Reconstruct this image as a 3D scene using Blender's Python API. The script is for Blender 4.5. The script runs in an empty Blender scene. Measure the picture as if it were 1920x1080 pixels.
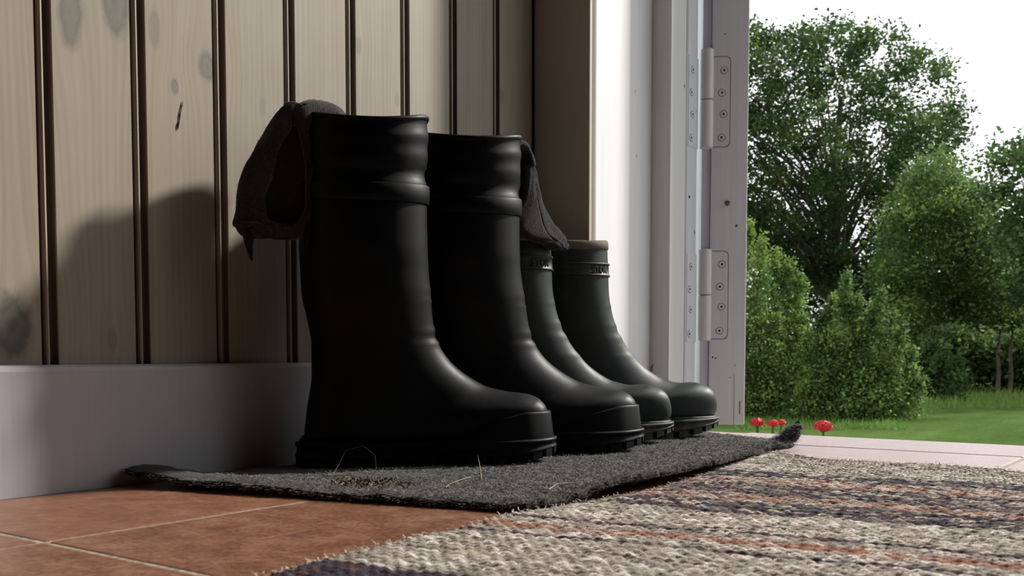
import bpy, bmesh, math, random
import numpy as np
from mathutils import Vector, Matrix, Euler

random.seed(7)
RNG = np.random.default_rng(11)
SC = bpy.context.scene
COL = SC.collection
R = math.radians

# ------------------------------------------------------------------ camera
YAW, PITCH, FPX = R(36.2), R(-3.2), 1900.0
EYE = Vector((.872, 0.0, .1232))
cam_data = bpy.data.cameras.new('camera')
cam = bpy.data.objects.new('camera', cam_data)
COL.objects.link(cam)
cam.location = EYE
cam.rotation_euler = Euler((math.pi/2 + PITCH, 0, YAW), 'XYZ')
cam_data.sensor_fit = 'HORIZONTAL'
cam_data.sensor_width = 36.0
cam_data.lens = FPX/1920*36.0
cam_data.shift_x = 0.0
cam_data.shift_y = (665 + FPX*math.tan(-PITCH) - 540)/1920
cam_data.dof.use_dof = True; cam_data.dof.focus_distance = 1.25; cam_data.dof.aperture_fstop = 20.0
cam_data.clip_start = .02
cam_data.clip_end = 400
SC.camera = cam

# ------------------------------------------------------------------ light
SUN_DIR = Vector((-1.0, -2.3, -1.68))          # the way the light travels
world = bpy.data.worlds.new('overcast_sky'); SC.world = world
world.use_nodes = True
wt = world.node_tree; wt.nodes.clear()
wo = wt.nodes.new('ShaderNodeOutputWorld'); wb = wt.nodes.new('ShaderNodeBackground')
tcw = wt.nodes.new('ShaderNodeTexCoord'); nzw = wt.nodes.new('ShaderNodeTexNoise'); rpw = wt.nodes.new('ShaderNodeValToRGB')
nzw.inputs['Scale'].default_value = 1.6; nzw.inputs['Detail'].default_value = 4
wt.links.new(tcw.outputs['Generated'], nzw.inputs['Vector'])
wt.links.new(nzw.outputs['Fac'], rpw.inputs['Fac'])
rpw.color_ramp.elements[0].position = .3; rpw.color_ramp.elements[0].color = (.90, .93, 1, 1)
rpw.color_ramp.elements[1].position = .7; rpw.color_ramp.elements[1].color = (1, 1, 1, 1)
wt.links.new(rpw.outputs['Color'], wb.inputs['Color'])
wb.inputs['Strength'].default_value = 1.6
wt.links.new(wb.outputs['Background'], wo.inputs['Surface'])

sun_data = bpy.data.lights.new('hazy_sun', 'SUN')
sun_data.energy = 6.3; sun_data.angle = R(4.0); sun_data.color = (1.0, .95, .87)
sun = bpy.data.objects.new('hazy_sun', sun_data); COL.objects.link(sun)
sun.rotation_euler = SUN_DIR.to_track_quat('-Z', 'Y').to_euler()
sun.location = (2, 4, 3)

SC.view_settings.view_transform = 'Standard'
SC.view_settings.look = 'None'
SC.view_settings.exposure = 0.0
SC.view_settings.gamma = 1.0
SC.view_settings.use_curve_mapping = False

# ------------------------------------------------------------------ helpers
def props(o, label=None, cat=None, group=None, kind=None):
    if label: o['label'] = label
    if cat: o['category'] = cat
    if group: o['group'] = group
    if kind: o['kind'] = kind
    return o

def link(name, me, mats=(), parent=None, loc=None, rot=None, smooth=False):
    o = bpy.data.objects.new(name, me)
    COL.objects.link(o)
    if me is not None:
        for m in (mats if isinstance(mats, (list, tuple)) else [mats]):
            if m is not None: me.materials.append(m)
        if smooth:
            me.polygons.foreach_set('use_smooth', np.ones(len(me.polygons), bool))
    if parent is not None: o.parent = parent
    if loc is not None: o.location = loc
    if rot is not None: o.rotation_euler = rot
    return o

def empty(name, loc=(0, 0, 0), rz=0.0, parent=None):
    o = bpy.data.objects.new(name, None); COL.objects.link(o)
    o.empty_display_size = .05
    o.location = loc; o.rotation_euler = (0, 0, rz)
    if parent: o.parent = parent
    return o

def to_mesh(bm, name='mesh'):
    me = bpy.data.meshes.new(name); bm.normal_update(); bm.to_mesh(me); bm.free(); return me

def add_box(bm, lo, hi, bevel=0.0, mat=0, seg=2):
    lo = Vector(lo); hi = Vector(hi)
    r = bmesh.ops.create_cube(bm, size=1.0)
    vs = r['verts']
    for v in vs:
        v.co = Vector((lo[i] + (v.co[i]+.5)*(hi[i]-lo[i]) for i in range(3)))
    fs = {f for v in vs for f in v.link_faces}
    for f in fs: f.material_index = mat
    if bevel > 0:
        es = {e for v in vs for e in v.link_edges}
        bmesh.ops.bevel(bm, geom=list(es), offset=bevel, segments=seg, profile=.6, affect='EDGES')

def box(name, lo, hi, mats, bevel=0.0, parent=None, seg=2, **k):
    bm = bmesh.new(); add_box(bm, lo, hi, bevel, 0, seg)
    return link(name, to_mesh(bm, name), mats, parent, **k)

def add_cyl(bm, p0, p1, r0, r1=None, n=16, mat=0, cap=True):
    p0 = Vector(p0); p1 = Vector(p1); r1 = r0 if r1 is None else r1
    d = (p1-p0); L = d.length
    q = d.to_track_quat('Z', 'Y').to_matrix().to_4x4()
    r = bmesh.ops.create_cone(bm, cap_ends=cap, segments=n, radius1=r0, radius2=r1, depth=L,
                              matrix=Matrix.Translation((p0+p1)/2) @ q)
    for f in {f for v in r['verts'] for f in v.link_faces}: f.material_index = mat
    return r['verts']

def add_tube(bm, pts, rad, n=8, mat=0):
    pts = [Vector(p) for p in pts]
    rings = []
    for i, p in enumerate(pts):
        t = (pts[min(i+1, len(pts)-1)] - pts[max(i-1, 0)]).normalized()
        a = t.cross(Vector((0, 0, 1)))
        if a.length < .1: a = t.cross(Vector((1, 0, 0)))
        a.normalize(); b = t.cross(a)
        r = rad[i] if isinstance(rad, (list, tuple)) else rad
        rings.append([bm.verts.new(p + a*r*math.cos(2*math.pi*k/n) + b*r*math.sin(2*math.pi*k/n)) for k in range(n)])
    for i in range(len(rings)-1):
        for k in range(n):
            f = bm.faces.new((rings[i][k], rings[i][(k+1) % n], rings[i+1][(k+1) % n], rings[i+1][k]))
            f.material_index = mat; f.smooth = True
    bm.faces.new(rings[0]); bm.faces.new(rings[-1][::-1])

def extrude_poly(bm, pts, z0, z1, bevel=0):
    lo = [bm.verts.new((x, y, z0)) for x, y in pts]
    hi = [bm.verts.new((x, y, z1)) for x, y in pts]
    n = len(pts)
    for i in range(n):
        bm.faces.new((lo[i], lo[(i+1) % n], hi[(i+1) % n], hi[i]))
    bm.faces.new(hi); bm.faces.new(lo[::-1])
    bmesh.ops.recalc_face_normals(bm, faces=bm.faces)

def grid_mesh(name, P, closed_u=False):
    """P: (rows, cols, 3) -> quad mesh"""
    r, c, _ = P.shape
    idx = np.arange(r*c).reshape(r, c)
    if closed_u:
        nx = np.roll(idx, -1, axis=1)
        q = np.stack([idx[:-1], nx[:-1], nx[1:], idx[1:]], -1).reshape(-1, 4)
    else:
        q = np.stack([idx[:-1, :-1], idx[:-1, 1:], idx[1:, 1:], idx[1:, :-1]], -1).reshape(-1, 4)
    return quads(name, P.reshape(-1, 3), q)

def quads(name, V, Q):
    me = bpy.data.meshes.new(name)
    V = np.asarray(V, np.float32); Q = np.asarray(Q, np.int32)
    k = Q.shape[1]
    me.vertices.add(len(V)); me.vertices.foreach_set('co', V.ravel())
    me.loops.add(Q.size); me.loops.foreach_set('vertex_index', Q.ravel())
    me.polygons.add(len(Q)); me.polygons.foreach_set('loop_start', np.arange(0, Q.size, k, dtype=np.int32))
    me.polygons.foreach_set('loop_total', np.full(len(Q), k, np.int32))
    me.update(calc_edges=True); me.validate()
    return me

def set_col(me, C, name='tint'):
    a = me.color_attributes.new(name, 'FLOAT_COLOR', 'POINT')
    C = np.concatenate([np.asarray(C, np.float32), np.ones((len(C), 1), np.float32)], 1)
    a.data.foreach_set('color', C.ravel())

def vnoise(x, y, seed=0):
    """smooth value noise on the integer lattice, -1..1"""
    rr = np.random.default_rng(seed).uniform(-1, 1, (256, 256))
    xi = np.floor(x).astype(int); yi = np.floor(y).astype(int)
    fx = x-xi; fy = y-yi
    fx = fx*fx*(3-2*fx); fy = fy*fy*(3-2*fy)
    g = lambda a, b: rr[a % 256, b % 256]
    return (g(xi, yi)*(1-fx)+g(xi+1, yi)*fx)*(1-fy) + (g(xi, yi+1)*(1-fx)+g(xi+1, yi+1)*fx)*fy

class NT:
    def __init__(s, name):
        s.m = bpy.data.materials.new(name); s.m.use_nodes = True
        s.t = s.m.node_tree; s.t.nodes.clear()
        s.out = s.n('ShaderNodeOutputMaterial'); s.b = s.n('ShaderNodeBsdfPrincipled')
        s.l(s.b.outputs[0], s.out.inputs[0])
    def n(s, ty, **k):
        nd = s.t.nodes.new(ty)
        for a, v in k.items():
            if a in nd.inputs.keys(): nd.inputs[a].default_value = v
            else: setattr(nd, a, v)
        return nd
    def l(s, a, b): s.t.links.new(a, b)
    def coord(s, kind='Object', scale=(1, 1, 1), rot=(0, 0, 0)):
        c = s.n('ShaderNodeTexCoord'); mp = s.n('ShaderNodeMapping')
        mp.inputs['Scale'].default_value = scale; mp.inputs['Rotation'].default_value = rot
        s.l(c.outputs[kind], mp.inputs[0]); return mp.outputs[0]
    def world(s, scale=(1, 1, 1)):
        c = s.n('ShaderNodeNewGeometry'); mp = s.n('ShaderNodeMapping')
        mp.inputs['Scale'].default_value = scale
        s.l(c.outputs['Position'], mp.inputs[0]); return mp.outputs[0]
    def noise(s, vec, scale, detail=4, rough=.55, dist=0.0):
        nd = s.n('ShaderNodeTexNoise'); nd.inputs['Scale'].default_value = scale
        nd.inputs['Detail'].default_value = detail; nd.inputs['Roughness'].default_value = rough
        nd.inputs['Distortion'].default_value = dist
        s.l(vec, nd.inputs['Vector']); return nd.outputs['Fac']
    def ramp(s, fac, stops):
        r = s.n('ShaderNodeValToRGB'); cr = r.color_ramp
        while len(cr.elements) > 1: cr.elements.remove(cr.elements[-1])
        cr.elements[0].position = stops[0][0]; cr.elements[0].color = (*stops[0][1], 1)
        for p, c in stops[1:]:
            e = cr.elements.new(p); e.color = (*c, 1)
        s.l(fac, r.inputs[0]); return r.outputs[0]
    def mix(s, fac, a, b, mode='MIX'):
        m = s.n('ShaderNodeMix'); m.data_type = 'RGBA'; m.blend_type = mode; m.clamp_factor = True
        for v, i in ((fac, 0), (a, 6), (b, 7)):
            if isinstance(v, (int, float)): m.inputs[i].default_value = v
            elif isinstance(v, tuple): m.inputs[i].default_value = (*v, 1)
            else: s.l(v, m.inputs[i])
        return m.outputs[2]
    def math(s, op, a, b=None, c=None, clamp=False):
        m = s.n('ShaderNodeMath'); m.operation = op; m.use_clamp = clamp
        for i, v in enumerate((a, b, c)):
            if v is None: continue
            if isinstance(v, (int, float)): m.inputs[i].default_value = v
            else: s.l(v, m.inputs[i])
        return m.outputs[0]
    def bump(s, h, strength=.3, dist=.001):
        b = s.n('ShaderNodeBump'); b.inputs['Strength'].default_value = strength
        b.inputs['Distance'].default_value = dist
        s.l(h, b.inputs['Height']); s.l(b.outputs[0], s.b.inputs['Normal'])
    def set(s, base=None, rough=None, spec=None, metal=None):
        for v, k in ((base, 'Base Color'), (rough, 'Roughness'), (spec, 'Specular IOR Level'), (metal, 'Metallic')):
            if v is None: continue
            if isinstance(v, (int, float)): s.b.inputs[k].default_value = v
            elif isinstance(v, tuple): s.b.inputs[k].default_value = (*v, 1)
            else: s.l(v, s.b.inputs[k])
        return s

# ------------------------------------------------------------------ materials
def mat_simple(name, c, rough=.6, spec=.5, nz=0, amt=.15, bump=0.0, metal=0):
    t = NT(name)
    if nz:
        f = t.noise(t.coord('Object'), nz)
        lo = tuple(v*(1-amt) for v in c); hi = tuple(min(1, v*(1+amt)) for v in c)
        t.set(t.ramp(f, [(.3, lo), (.7, hi)]))
        if bump: t.bump(f, bump)
    else: t.set(c)
    t.set(None, rough, spec, metal)
    return t.m

KNOTS = [  # y, z, ry, rz, strength of dark, green-grey
    (.5171, .432, .013, .034, .75), (.5632, .452, .015, .034, .8), (.626, .389, .0045, .009, .7),
    (.6647, .4164, .011, .017, .75), (.4558, .1477, .019, .031, .95), (.8823, .4903, .006, .012, .4),
    (.604, .440, .007, .02, .45), (1.1659, .4885, .007, .012, .4), (.7359, .3901, .004, .010, .3),
    (.5520, .137, .006, .012, .35), (.95, .44, .005, .01, .3), (.36, .36, .012, .02, .8), (.29, .62, .012, .02, .8), (.72, .80, .012, .02, .8)]

def mat_pine(name, c_lo, c_mid, c_hi, knots=True):
    t = NT(name)
    g = t.n('ShaderNodeNewGeometry'); sp = t.n('ShaderNodeSeparateXYZ'); t.l(g.outputs['Position'], sp.inputs[0])
    x, y, z = sp.outputs
    ysh = y; mask = None; rings = None
    kn0 = t.noise(t.world((1, 1, .7)), 90, 3, .6); kn = t.math('MULTIPLY', kn0, 9.0)
    for (ky, kz, ry, rz, st) in KNOTS if knots else []:
        dy = t.math('SUBTRACT', y, ky); dz = t.math('SUBTRACT', z, kz)
        a = t.math('DIVIDE', dy, ry); b = t.math('DIVIDE', dz, rz)
        d2 = t.math('ADD', t.math('MULTIPLY', a, a), t.math('MULTIPLY', b, b))
        # grain flows around the knot
        g1 = t.math('EXPONENT', t.math('MULTIPLY', d2, -.16))
        ysh = t.math('ADD', ysh, t.math('MULTIPLY', t.math('MULTIPLY', dy, g1), -.75))
        inn = t.math('MULTIPLY', t.math('SUBTRACT', 1.5, t.math('ADD', t.math('SQRT', d2), t.math('MULTIPLY', kn0, .7)), clamp=True), 2.2, clamp=True)
        k = t.math('MULTIPLY', inn, st)
        mask = k if mask is None else t.math('MAXIMUM', mask, k)
        rg = t.math('MULTIPLY', t.math('SINE', t.math('ADD', t.math('MULTIPLY', t.math('SQRT', d2), 9.0), kn)), inn)
        rings = rg if rings is None else t.math('ADD', rings, rg)
    oi = t.n('ShaderNodeObjectInfo')
    cb = t.n('ShaderNodeCombineXYZ')
    t.l(t.math('ADD', t.math('MULTIPLY', ysh, 1.0), t.math('MULTIPLY', oi.outputs['Random'], 7.0)), cb.inputs[1])
    t.l(x, cb.inputs[0]); t.l(z, cb.inputs[2])
    mp = t.n('ShaderNodeMapping'); mp.inputs['Scale'].default_value = (40, 150, 2.6); t.l(cb.outputs[0], mp.inputs[0])
    fine = t.noise(mp.outputs[0], 2.0, 3, .6)
    mp2 = t.n('ShaderNodeMapping'); mp2.inputs['Scale'].default_value = (10, 34, 1.1); t.l(cb.outputs[0], mp2.inputs[0])
    broad = t.noise(mp2.outputs[0], 1.6, 3, .5, .6)
    wv = t.n('ShaderNodeTexWave'); wv.wave_type = 'BANDS'; wv.bands_direction = 'Y'
    wv.inputs['Scale'].default_value = 1.0; wv.inputs['Distortion'].default_value = 4.0
    wv.inputs['Detail'].default_value = 2.0; wv.inputs['Detail Scale'].default_value = .5
    mp3 = t.n('ShaderNodeMapping'); mp3.inputs['Scale'].default_value = (5, 42, 1.4); t.l(cb.outputs[0], mp3.inputs[0])
    t.l(mp3.outputs[0], wv.inputs['Vector'])
    f = t.math('ADD', t.math('MULTIPLY', fine, .36), t.math('MULTIPLY', broad, .42))
    f = t.math('ADD', f, t.math('MULTIPLY', wv.outputs['Fac'], .10))
    col = t.ramp(f, [(.28, c_lo), (.50, c_mid), (.72, c_hi)])
    blot = t.noise(t.world((3, 9, 5)), 2.2, 3)
    col = t.mix(t.math('MULTIPLY', blot, .30), col, (.42, .42, .40), 'MIX')
    if knots:
        kc = t.mix(t.math('ADD', t.math('MULTIPLY', rings, .22), .5), (.085, .083, .070), (.175, .170, .148))
        col = t.mix(mask, col, kc)
    t.set(col, .62, .3)
    t.bump(f, .25, .0006)
    return t.m

M = {}
M['pine'] = mat_pine('whitewashed_pine', (.265, .215, .155), (.320, .272, .205), (.357, .312, .245))
M['groove'] = mat_pine('brown_pine_groove', (.060, .030, .014), (.095, .052, .026), (.13, .078, .042), False)  # darker brown wood for the groove faces and the wall backing

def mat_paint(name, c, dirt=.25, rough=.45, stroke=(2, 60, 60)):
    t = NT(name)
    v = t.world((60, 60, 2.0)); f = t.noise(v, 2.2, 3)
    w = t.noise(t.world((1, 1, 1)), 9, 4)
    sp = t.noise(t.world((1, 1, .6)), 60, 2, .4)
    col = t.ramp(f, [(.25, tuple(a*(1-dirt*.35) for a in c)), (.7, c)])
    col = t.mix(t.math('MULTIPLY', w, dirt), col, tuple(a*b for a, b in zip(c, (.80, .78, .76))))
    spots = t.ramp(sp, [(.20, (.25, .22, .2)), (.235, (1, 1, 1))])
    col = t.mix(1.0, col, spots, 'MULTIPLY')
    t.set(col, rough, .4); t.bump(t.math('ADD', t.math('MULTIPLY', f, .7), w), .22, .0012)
    return t.m
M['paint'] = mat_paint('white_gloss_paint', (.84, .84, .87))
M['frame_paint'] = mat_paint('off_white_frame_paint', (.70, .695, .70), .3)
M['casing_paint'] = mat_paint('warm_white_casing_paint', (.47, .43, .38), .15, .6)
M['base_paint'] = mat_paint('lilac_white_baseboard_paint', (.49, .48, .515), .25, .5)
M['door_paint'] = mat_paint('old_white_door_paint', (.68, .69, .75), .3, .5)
M['dark'] = mat_simple('dark_hole', (.012, .011, .010), .8)
M['rust'] = mat_simple('rusty_mark', (.16, .09, .06), .8, nz=300)
M['steel'] = mat_simple('dull_steel', (.35, .34, .32), .4, metal=.9, nz=200, amt=.3)
M['plaster'] = mat_simple('interior_wall', (.16, .125, .09), .8, nz=8)
M['ceiling'] = mat_simple('ceiling_boards', (.20, .16, .12), .8, nz=8)
M['facade'] = mat_simple('white_facade_boards', (.6, .6, .6), .8, nz=20)
M['stone'] = mat_simple('foundation_concrete', (.30, .29, .28), .9, nz=12, bump=.5)

def mat_tile(name, tone=1.0, rough=.26, pale=0.0):
    t = NT(name)
    oi = t.n('ShaderNodeObjectInfo')
    v = t.world((1, 1, 1))
    a = t.noise(v, 26, 5, .7); b = t.noise(v, 210, 4, .8)
    f = t.math('ADD', t.math('MULTIPLY', a, .5), t.math('MULTIPLY', b, .5))
    c1 = (.130*tone, .050*tone, .032*tone); c2 = (.265*tone, .118*tone, .070*tone); c3 = (.42*tone, .235*tone, .160*tone)
    col = t.ramp(f, [(.38, c1), (.50, c2), (.63, c3)])
    col = t.mix(t.math('MULTIPLY', oi.outputs['Random'], .5), col, (.36*tone, .155*tone, .09*tone))
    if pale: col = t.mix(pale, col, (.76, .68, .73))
    # scratches and dust
    for sx, sy, rot in ((16, 240, .3), (200, 14, 1.1)):
        sc = t.noise(t.coord('Object', (sx, sy, 1), (0, 0, rot)), 1.6, 2, .5)
        m = t.ramp(sc, [(.63, (0, 0, 0)), (.70, (1, 1, 1))])
        col = t.mix(t.math('MULTIPLY', m, .28), col, (.52, .34, .25))
    t.set(col, t.math('ADD', t.math('MULTIPLY', b, .16), rough), .5)
    t.bump(f, .35, .0012)
    return t.m
M['tile'] = mat_tile('terracotta_tile', .74)
M['tile_pale'] = mat_tile('sun_glare_doorway_tile', 1.0, .16, .68)  # sun and sky glare at the doorway painted into the tile colour
M['grout'] = mat_simple('cement_grout', (.27, .22, .165), .9, nz=180, amt=.4, bump=.8)

def mat_rubber(name, c, rough, dust=.0, dustc=(.2, .2, .18)):
    t = NT(name)
    v = t.coord('Object'); a = t.noise(v, 14, 4); b = t.noise(v, 420, 2, .5); s = t.noise(t.coord('Object', (1, 1, .35)), 60, 4, .7)
    col = t.ramp(a, [(.3, tuple(x*.8 for x in c)), (.7, tuple(x*1.25 for x in c))])
    m = t.ramp(t.math('ADD', t.math('MULTIPLY', a, .5), t.math('MULTIPLY', s, .5)), [(.50, (0, 0, 0)), (.66, (1, 1, 1))])
    col = t.mix(t.math('MULTIPLY', m, dust), col, dustc)
    t.set(col, t.math('ADD', t.math('MULTIPLY', s, .22), rough-.1), .45)
    t.b.inputs['Specular IOR Level'].default_value = .12 if max(c) < .01 else .2
    t.bump(t.math('ADD', t.math('MULTIPLY', b, .25), a), .18, .0010)
    return t.m
M['black_rubber'] = mat_rubber('black_rubber', (.0032, .0031, .0036), .46, .12, (.014, .014, .015))
M['green_rubber'] = mat_rubber('dark_green_rubber', (.012, .018, .016), .50, .28, (.05, .056, .049))
M['green_sole'] = mat_rubber('scuffed_green_sole', (.025, .028, .024), .55, .6, (.12, .115, .10))
M['binding'] = mat_rubber('tan_top_binding', (.10, .078, .055), .7, .3)
M['lining'] = mat_simple('boot_lining', (.03, .027, .024), .9)

def mat_fabric(name, c1, c2, scale=500, rough=.95, fuzz=.25):
    t = NT(name); v = t.coord('Object'); a = t.noise(v, scale, 3, .7); b = t.noise(v, 25, 3)
    col = t.ramp(t.math('ADD', t.math('MULTIPLY', a, .7), t.math('MULTIPLY', b, .3)), [(.35, c1), (.65, c2)])
    t.set(col, rough, .1)
    t.b.inputs['Sheen Weight'].default_value = fuzz; t.b.inputs['Sheen Roughness'].default_value = .5
    t.bump(a, .8, .0015)
    return t.m
M['sock_front'] = mat_fabric('brown_wool', (.015, .0115, .012), (.042, .033, .036), 450, fuzz=.2)
M['sock'] = mat_fabric('dark_brown_wool', (.009, .007, .0075), (.024, .018, .0195), 450, fuzz=.10)
M['felt'] = mat_fabric('grey_felt', (.016, .0155, .015), (.088, .086, .083), 520, fuzz=.1)
M['felt_fibre'] = mat_simple('grey_wool_fibre', (.20, .195, .185), .9, .2)
M['dark_fibre'] = mat_simple('dark_wool_fibre', (.035, .03, .03), .9, .2)
M['straw'] = mat_simple('dry_straw', (.34, .28, .20), .8, .2, nz=90)
M['moss'] = mat_simple('dry_root_crumbs', (.13, .095, .06), .9, .2, nz=120, amt=.5)

def mat_tint(name, rough=.9, spec=.2, bump=None, trans=0.0, sheen=0):
    t = NT(name); a = t.n('ShaderNodeVertexColor'); a.layer_name = 'tint'
    col = a.outputs['Color']
    if bump:
        f = t.noise(t.coord('Object'), bump, 3, .7); t.bump(f, .6, .0008)
        col = t.mix(.75, col, t.ramp(f, [(.3, (.55, .55, .55)), (.7, (1.35, 1.35, 1.35))]), 'MULTIPLY')
    t.set(col, rough, spec)
    if trans:
        tr = t.n('ShaderNodeBsdfTranslucent'); mx = t.n('ShaderNodeMixShader'); mx.inputs[0].default_value = trans
        t.l(a.outputs['Color'], tr.inputs['Color']); t.l(t.b.outputs[0], mx.inputs[1]); t.l(tr.outputs[0], mx.inputs[2])
        t.l(mx.outputs[0], t.out.inputs[0])
    return t.m
M['rug'] = mat_tint('rag_weave', .92, .1, 700)
M['leaf'] = mat_tint('leaves', .6, .2, None, .45)
M['bark'] = mat_simple('bark', (.075, .060, .045), .9, nz=6, amt=.4, bump=.6)
M['petal'] = mat_simple('red_petals', (.55, .012, .02), .55, nz=60, amt=.3)
M['geranium_leaf'] = mat_simple('geranium_leaf', (.10, .19, .05), .6, nz=20, amt=.3)
M['clay'] = mat_simple('clay_pot', (.35, .15, .08), .8, nz=20)

def mat_lawn():
    t = NT('lawn_grass'); v = t.world((1, 1, 1)); a = t.noise(v, .55, 4); b = t.noise(v, 26, 4, .7); c = t.noise(t.world((1, .25, 1)), 3.5, 3)
    f = t.math('ADD', t.math('MULTIPLY', a, .35), t.math('ADD', t.math('MULTIPLY', b, .35), t.math('MULTIPLY', c, .3)))
    t.set(t.ramp(f, [(.34, (.034, .062, .016)), (.52, (.066, .108, .030)), (.66, (.105, .155, .046))]), .95, .0)
    t.bump(b, .8, .03)
    return t.m
M['lawn'] = mat_lawn()

# ------------------------------------------------------------------ the setting
DOOR_R = 1.30                                   # unseen far side of the doorway, set wide for more sky fill
LAWN = -.60

# floor: a grout bed with every tile a piece of its own
floor = box('floor', (-.02, -1.6, -.16), (2.6, 1.246, -.0011), M['grout'])
props(floor, kind='structure')
sill = box('floor', (.06, 1.246, -.16), (DOOR_R+.09, 1.512, -.0014), M['grout'], parent=floor); sill.name = 'doorway_bed'
tw, td = .4225, .3310
xs = [.23 + tw*k for k in range(-1, 6)]
ys = [.353 + td*k for k in range(-6, 4)] + [1.512]
gap = .0026
for i in range(len(xs)-1):
    for j in range(len(ys)-1):
        x0, x1, y0, y1 = xs[i]+gap, xs[i+1]-gap, ys[j]+gap, ys[j+1]-gap
        x0 = max(x0, .003); x1 = min(x1, 2.58)
        if y1 > 1.30:
            x0 = max(x0, .09); x1 = min(x1, DOOR_R+.09)
            if x1 - x0 < .03: continue
            if y0 < 1.24 and i > 1: pass
        if y0 > 1.6: continue
        if y0 < -1.58: y0 = -1.58
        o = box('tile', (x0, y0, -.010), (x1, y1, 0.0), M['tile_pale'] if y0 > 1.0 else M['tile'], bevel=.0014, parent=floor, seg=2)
        o.location.z = random.uniform(-.0004, .0004) - .0002
        o.rotation_euler = (random.uniform(-.0008, .0008), random.uniform(-.0008, .0008), 0)

# left wall: backing and tongued pine boards with a bead at every joint
wall = box('wall_left', (-.12, -1.6, 0), (-.012, 1.30, 2.45), M['groove'])
props(wall, kind='structure')
W = .0948
prof = [  # (x, y) from the bead to the far chamfer; last value is the material of the face that starts there
    (-.0068, .0000, 1), (-.0040, .0004, 0), (-.0014, .0012, 0), (-.0006, .0026, 0), (-.0012, .0042, 0), (-.0030, .0050, 1), (-.0068, .0056, 1),
    (-.0072, .0085, 1), (-.0066, .0106, 1), (-.0006, .0116, 0), (.0000, .0126, 0),
    (.0000, W-.0046, 0), (-.0008, W-.0040, 1), (-.0064, W-.0030, 1), (-.0072, W, 1)]
bm = bmesh.new()
v0 = [bm.verts.new((x, y, .10)) for x, y, m in prof]; v1 = [bm.verts.new((x, y, 2.43)) for x, y, m in prof]
for i in range(len(prof)-1):
    f = bm.faces.new((v0[i], v0[i+1], v1[i+1], v1[i])); f.material_index = prof[i][2]; f.smooth = False
b0 = [bm.verts.new((-.012, 0, z)) for z in (.10, 2.43)]; b1 = [bm.verts.new((-.012, W, z)) for z in (.10, 2.43)]
bm.faces.new((b0[0], b0[1], b1[1], b1[0])); bm.faces.new((b0[0], v0[0], v1[0], b0[1])); bm.faces.new((v0[-1], b1[0], b1[1], v1[-1]))
bm.faces.new([b0[0]] + [b1[0]] + v0[::-1]); bm.faces.new([b0[1]] + v1 + [b1[1]])
bmesh.ops.recalc_face_normals(bm, faces=bm.faces)
board_me = to_mesh(bm, 'board'); board_me.materials.append(M['pine']); board_me.materials.append(M['groove'])
n0 = .4865 - 21*W
for k in range(30):
    y = n0 + k*W
    if y + W > 1.262: continue
    o = bpy.data.objects.new('board', board_me); COL.objects.link(o); o.parent = wall
    o.location = (random.uniform(-.0006, .0004), y, 0)
last = n0 + sum(1 for k in range(30) if n0+k*W+W <= 1.262)*W
# the drying crack in one board, a thin near-black tube along its face
bm = bmesh.new()
ck = [(.6345, .3756), (.6338, .371), (.6322, .366), (.6312, .361), (.6306, .356), (.6290, .351), (.6284, .3465)]
add_tube(bm, [(.0003, a, b) for a, b in ck], [.0002, .0005, .0004, .0006, .0004, .0008, .0003], 6)
o = link('crack', to_mesh(bm), M['dark'], wall); o['label'] = 'dark drying crack below a knot'

# baseboard on the left wall
bm = bmesh.new(); prof2 = [(0, 0), (.0155, 0), (.0155, .1085), (.0145, .1120), (.0115, .1138), (.0, .1142)]
vv0 = [bm.verts.new((x, -1.6, z)) for x, z in prof2]; vv1 = [bm.verts.new((x, 1.246, z)) for x, z in prof2]
for i in range(len(prof2)):
    j = (i+1) % len(prof2); bm.faces.new((vv0[i], vv0[j], vv1[j], vv1[i]))
bm.faces.new(vv0); bm.faces.new(vv1[::-1]); bmesh.ops.recalc_face_normals(bm, faces=bm.faces)
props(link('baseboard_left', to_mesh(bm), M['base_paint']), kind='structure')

# casing around the doorway on the room side
trim = empty('trim_1'); props(trim, kind='structure')
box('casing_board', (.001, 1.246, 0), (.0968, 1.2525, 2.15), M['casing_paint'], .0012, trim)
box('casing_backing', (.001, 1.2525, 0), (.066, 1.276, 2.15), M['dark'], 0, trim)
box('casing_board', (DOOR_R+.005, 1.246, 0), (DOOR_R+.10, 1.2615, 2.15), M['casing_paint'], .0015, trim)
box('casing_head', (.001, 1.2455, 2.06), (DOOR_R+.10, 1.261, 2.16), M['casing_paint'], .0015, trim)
# frame set in the wall
fr = empty('trim_2'); props(fr, kind='structure')
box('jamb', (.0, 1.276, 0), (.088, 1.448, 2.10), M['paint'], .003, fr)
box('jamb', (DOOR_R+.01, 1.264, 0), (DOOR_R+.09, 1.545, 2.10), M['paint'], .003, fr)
box('stop', (.0, 1.4465, 0), (.1215, 1.4995, 2.09), M['frame_paint'], .0022, fr)
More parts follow.
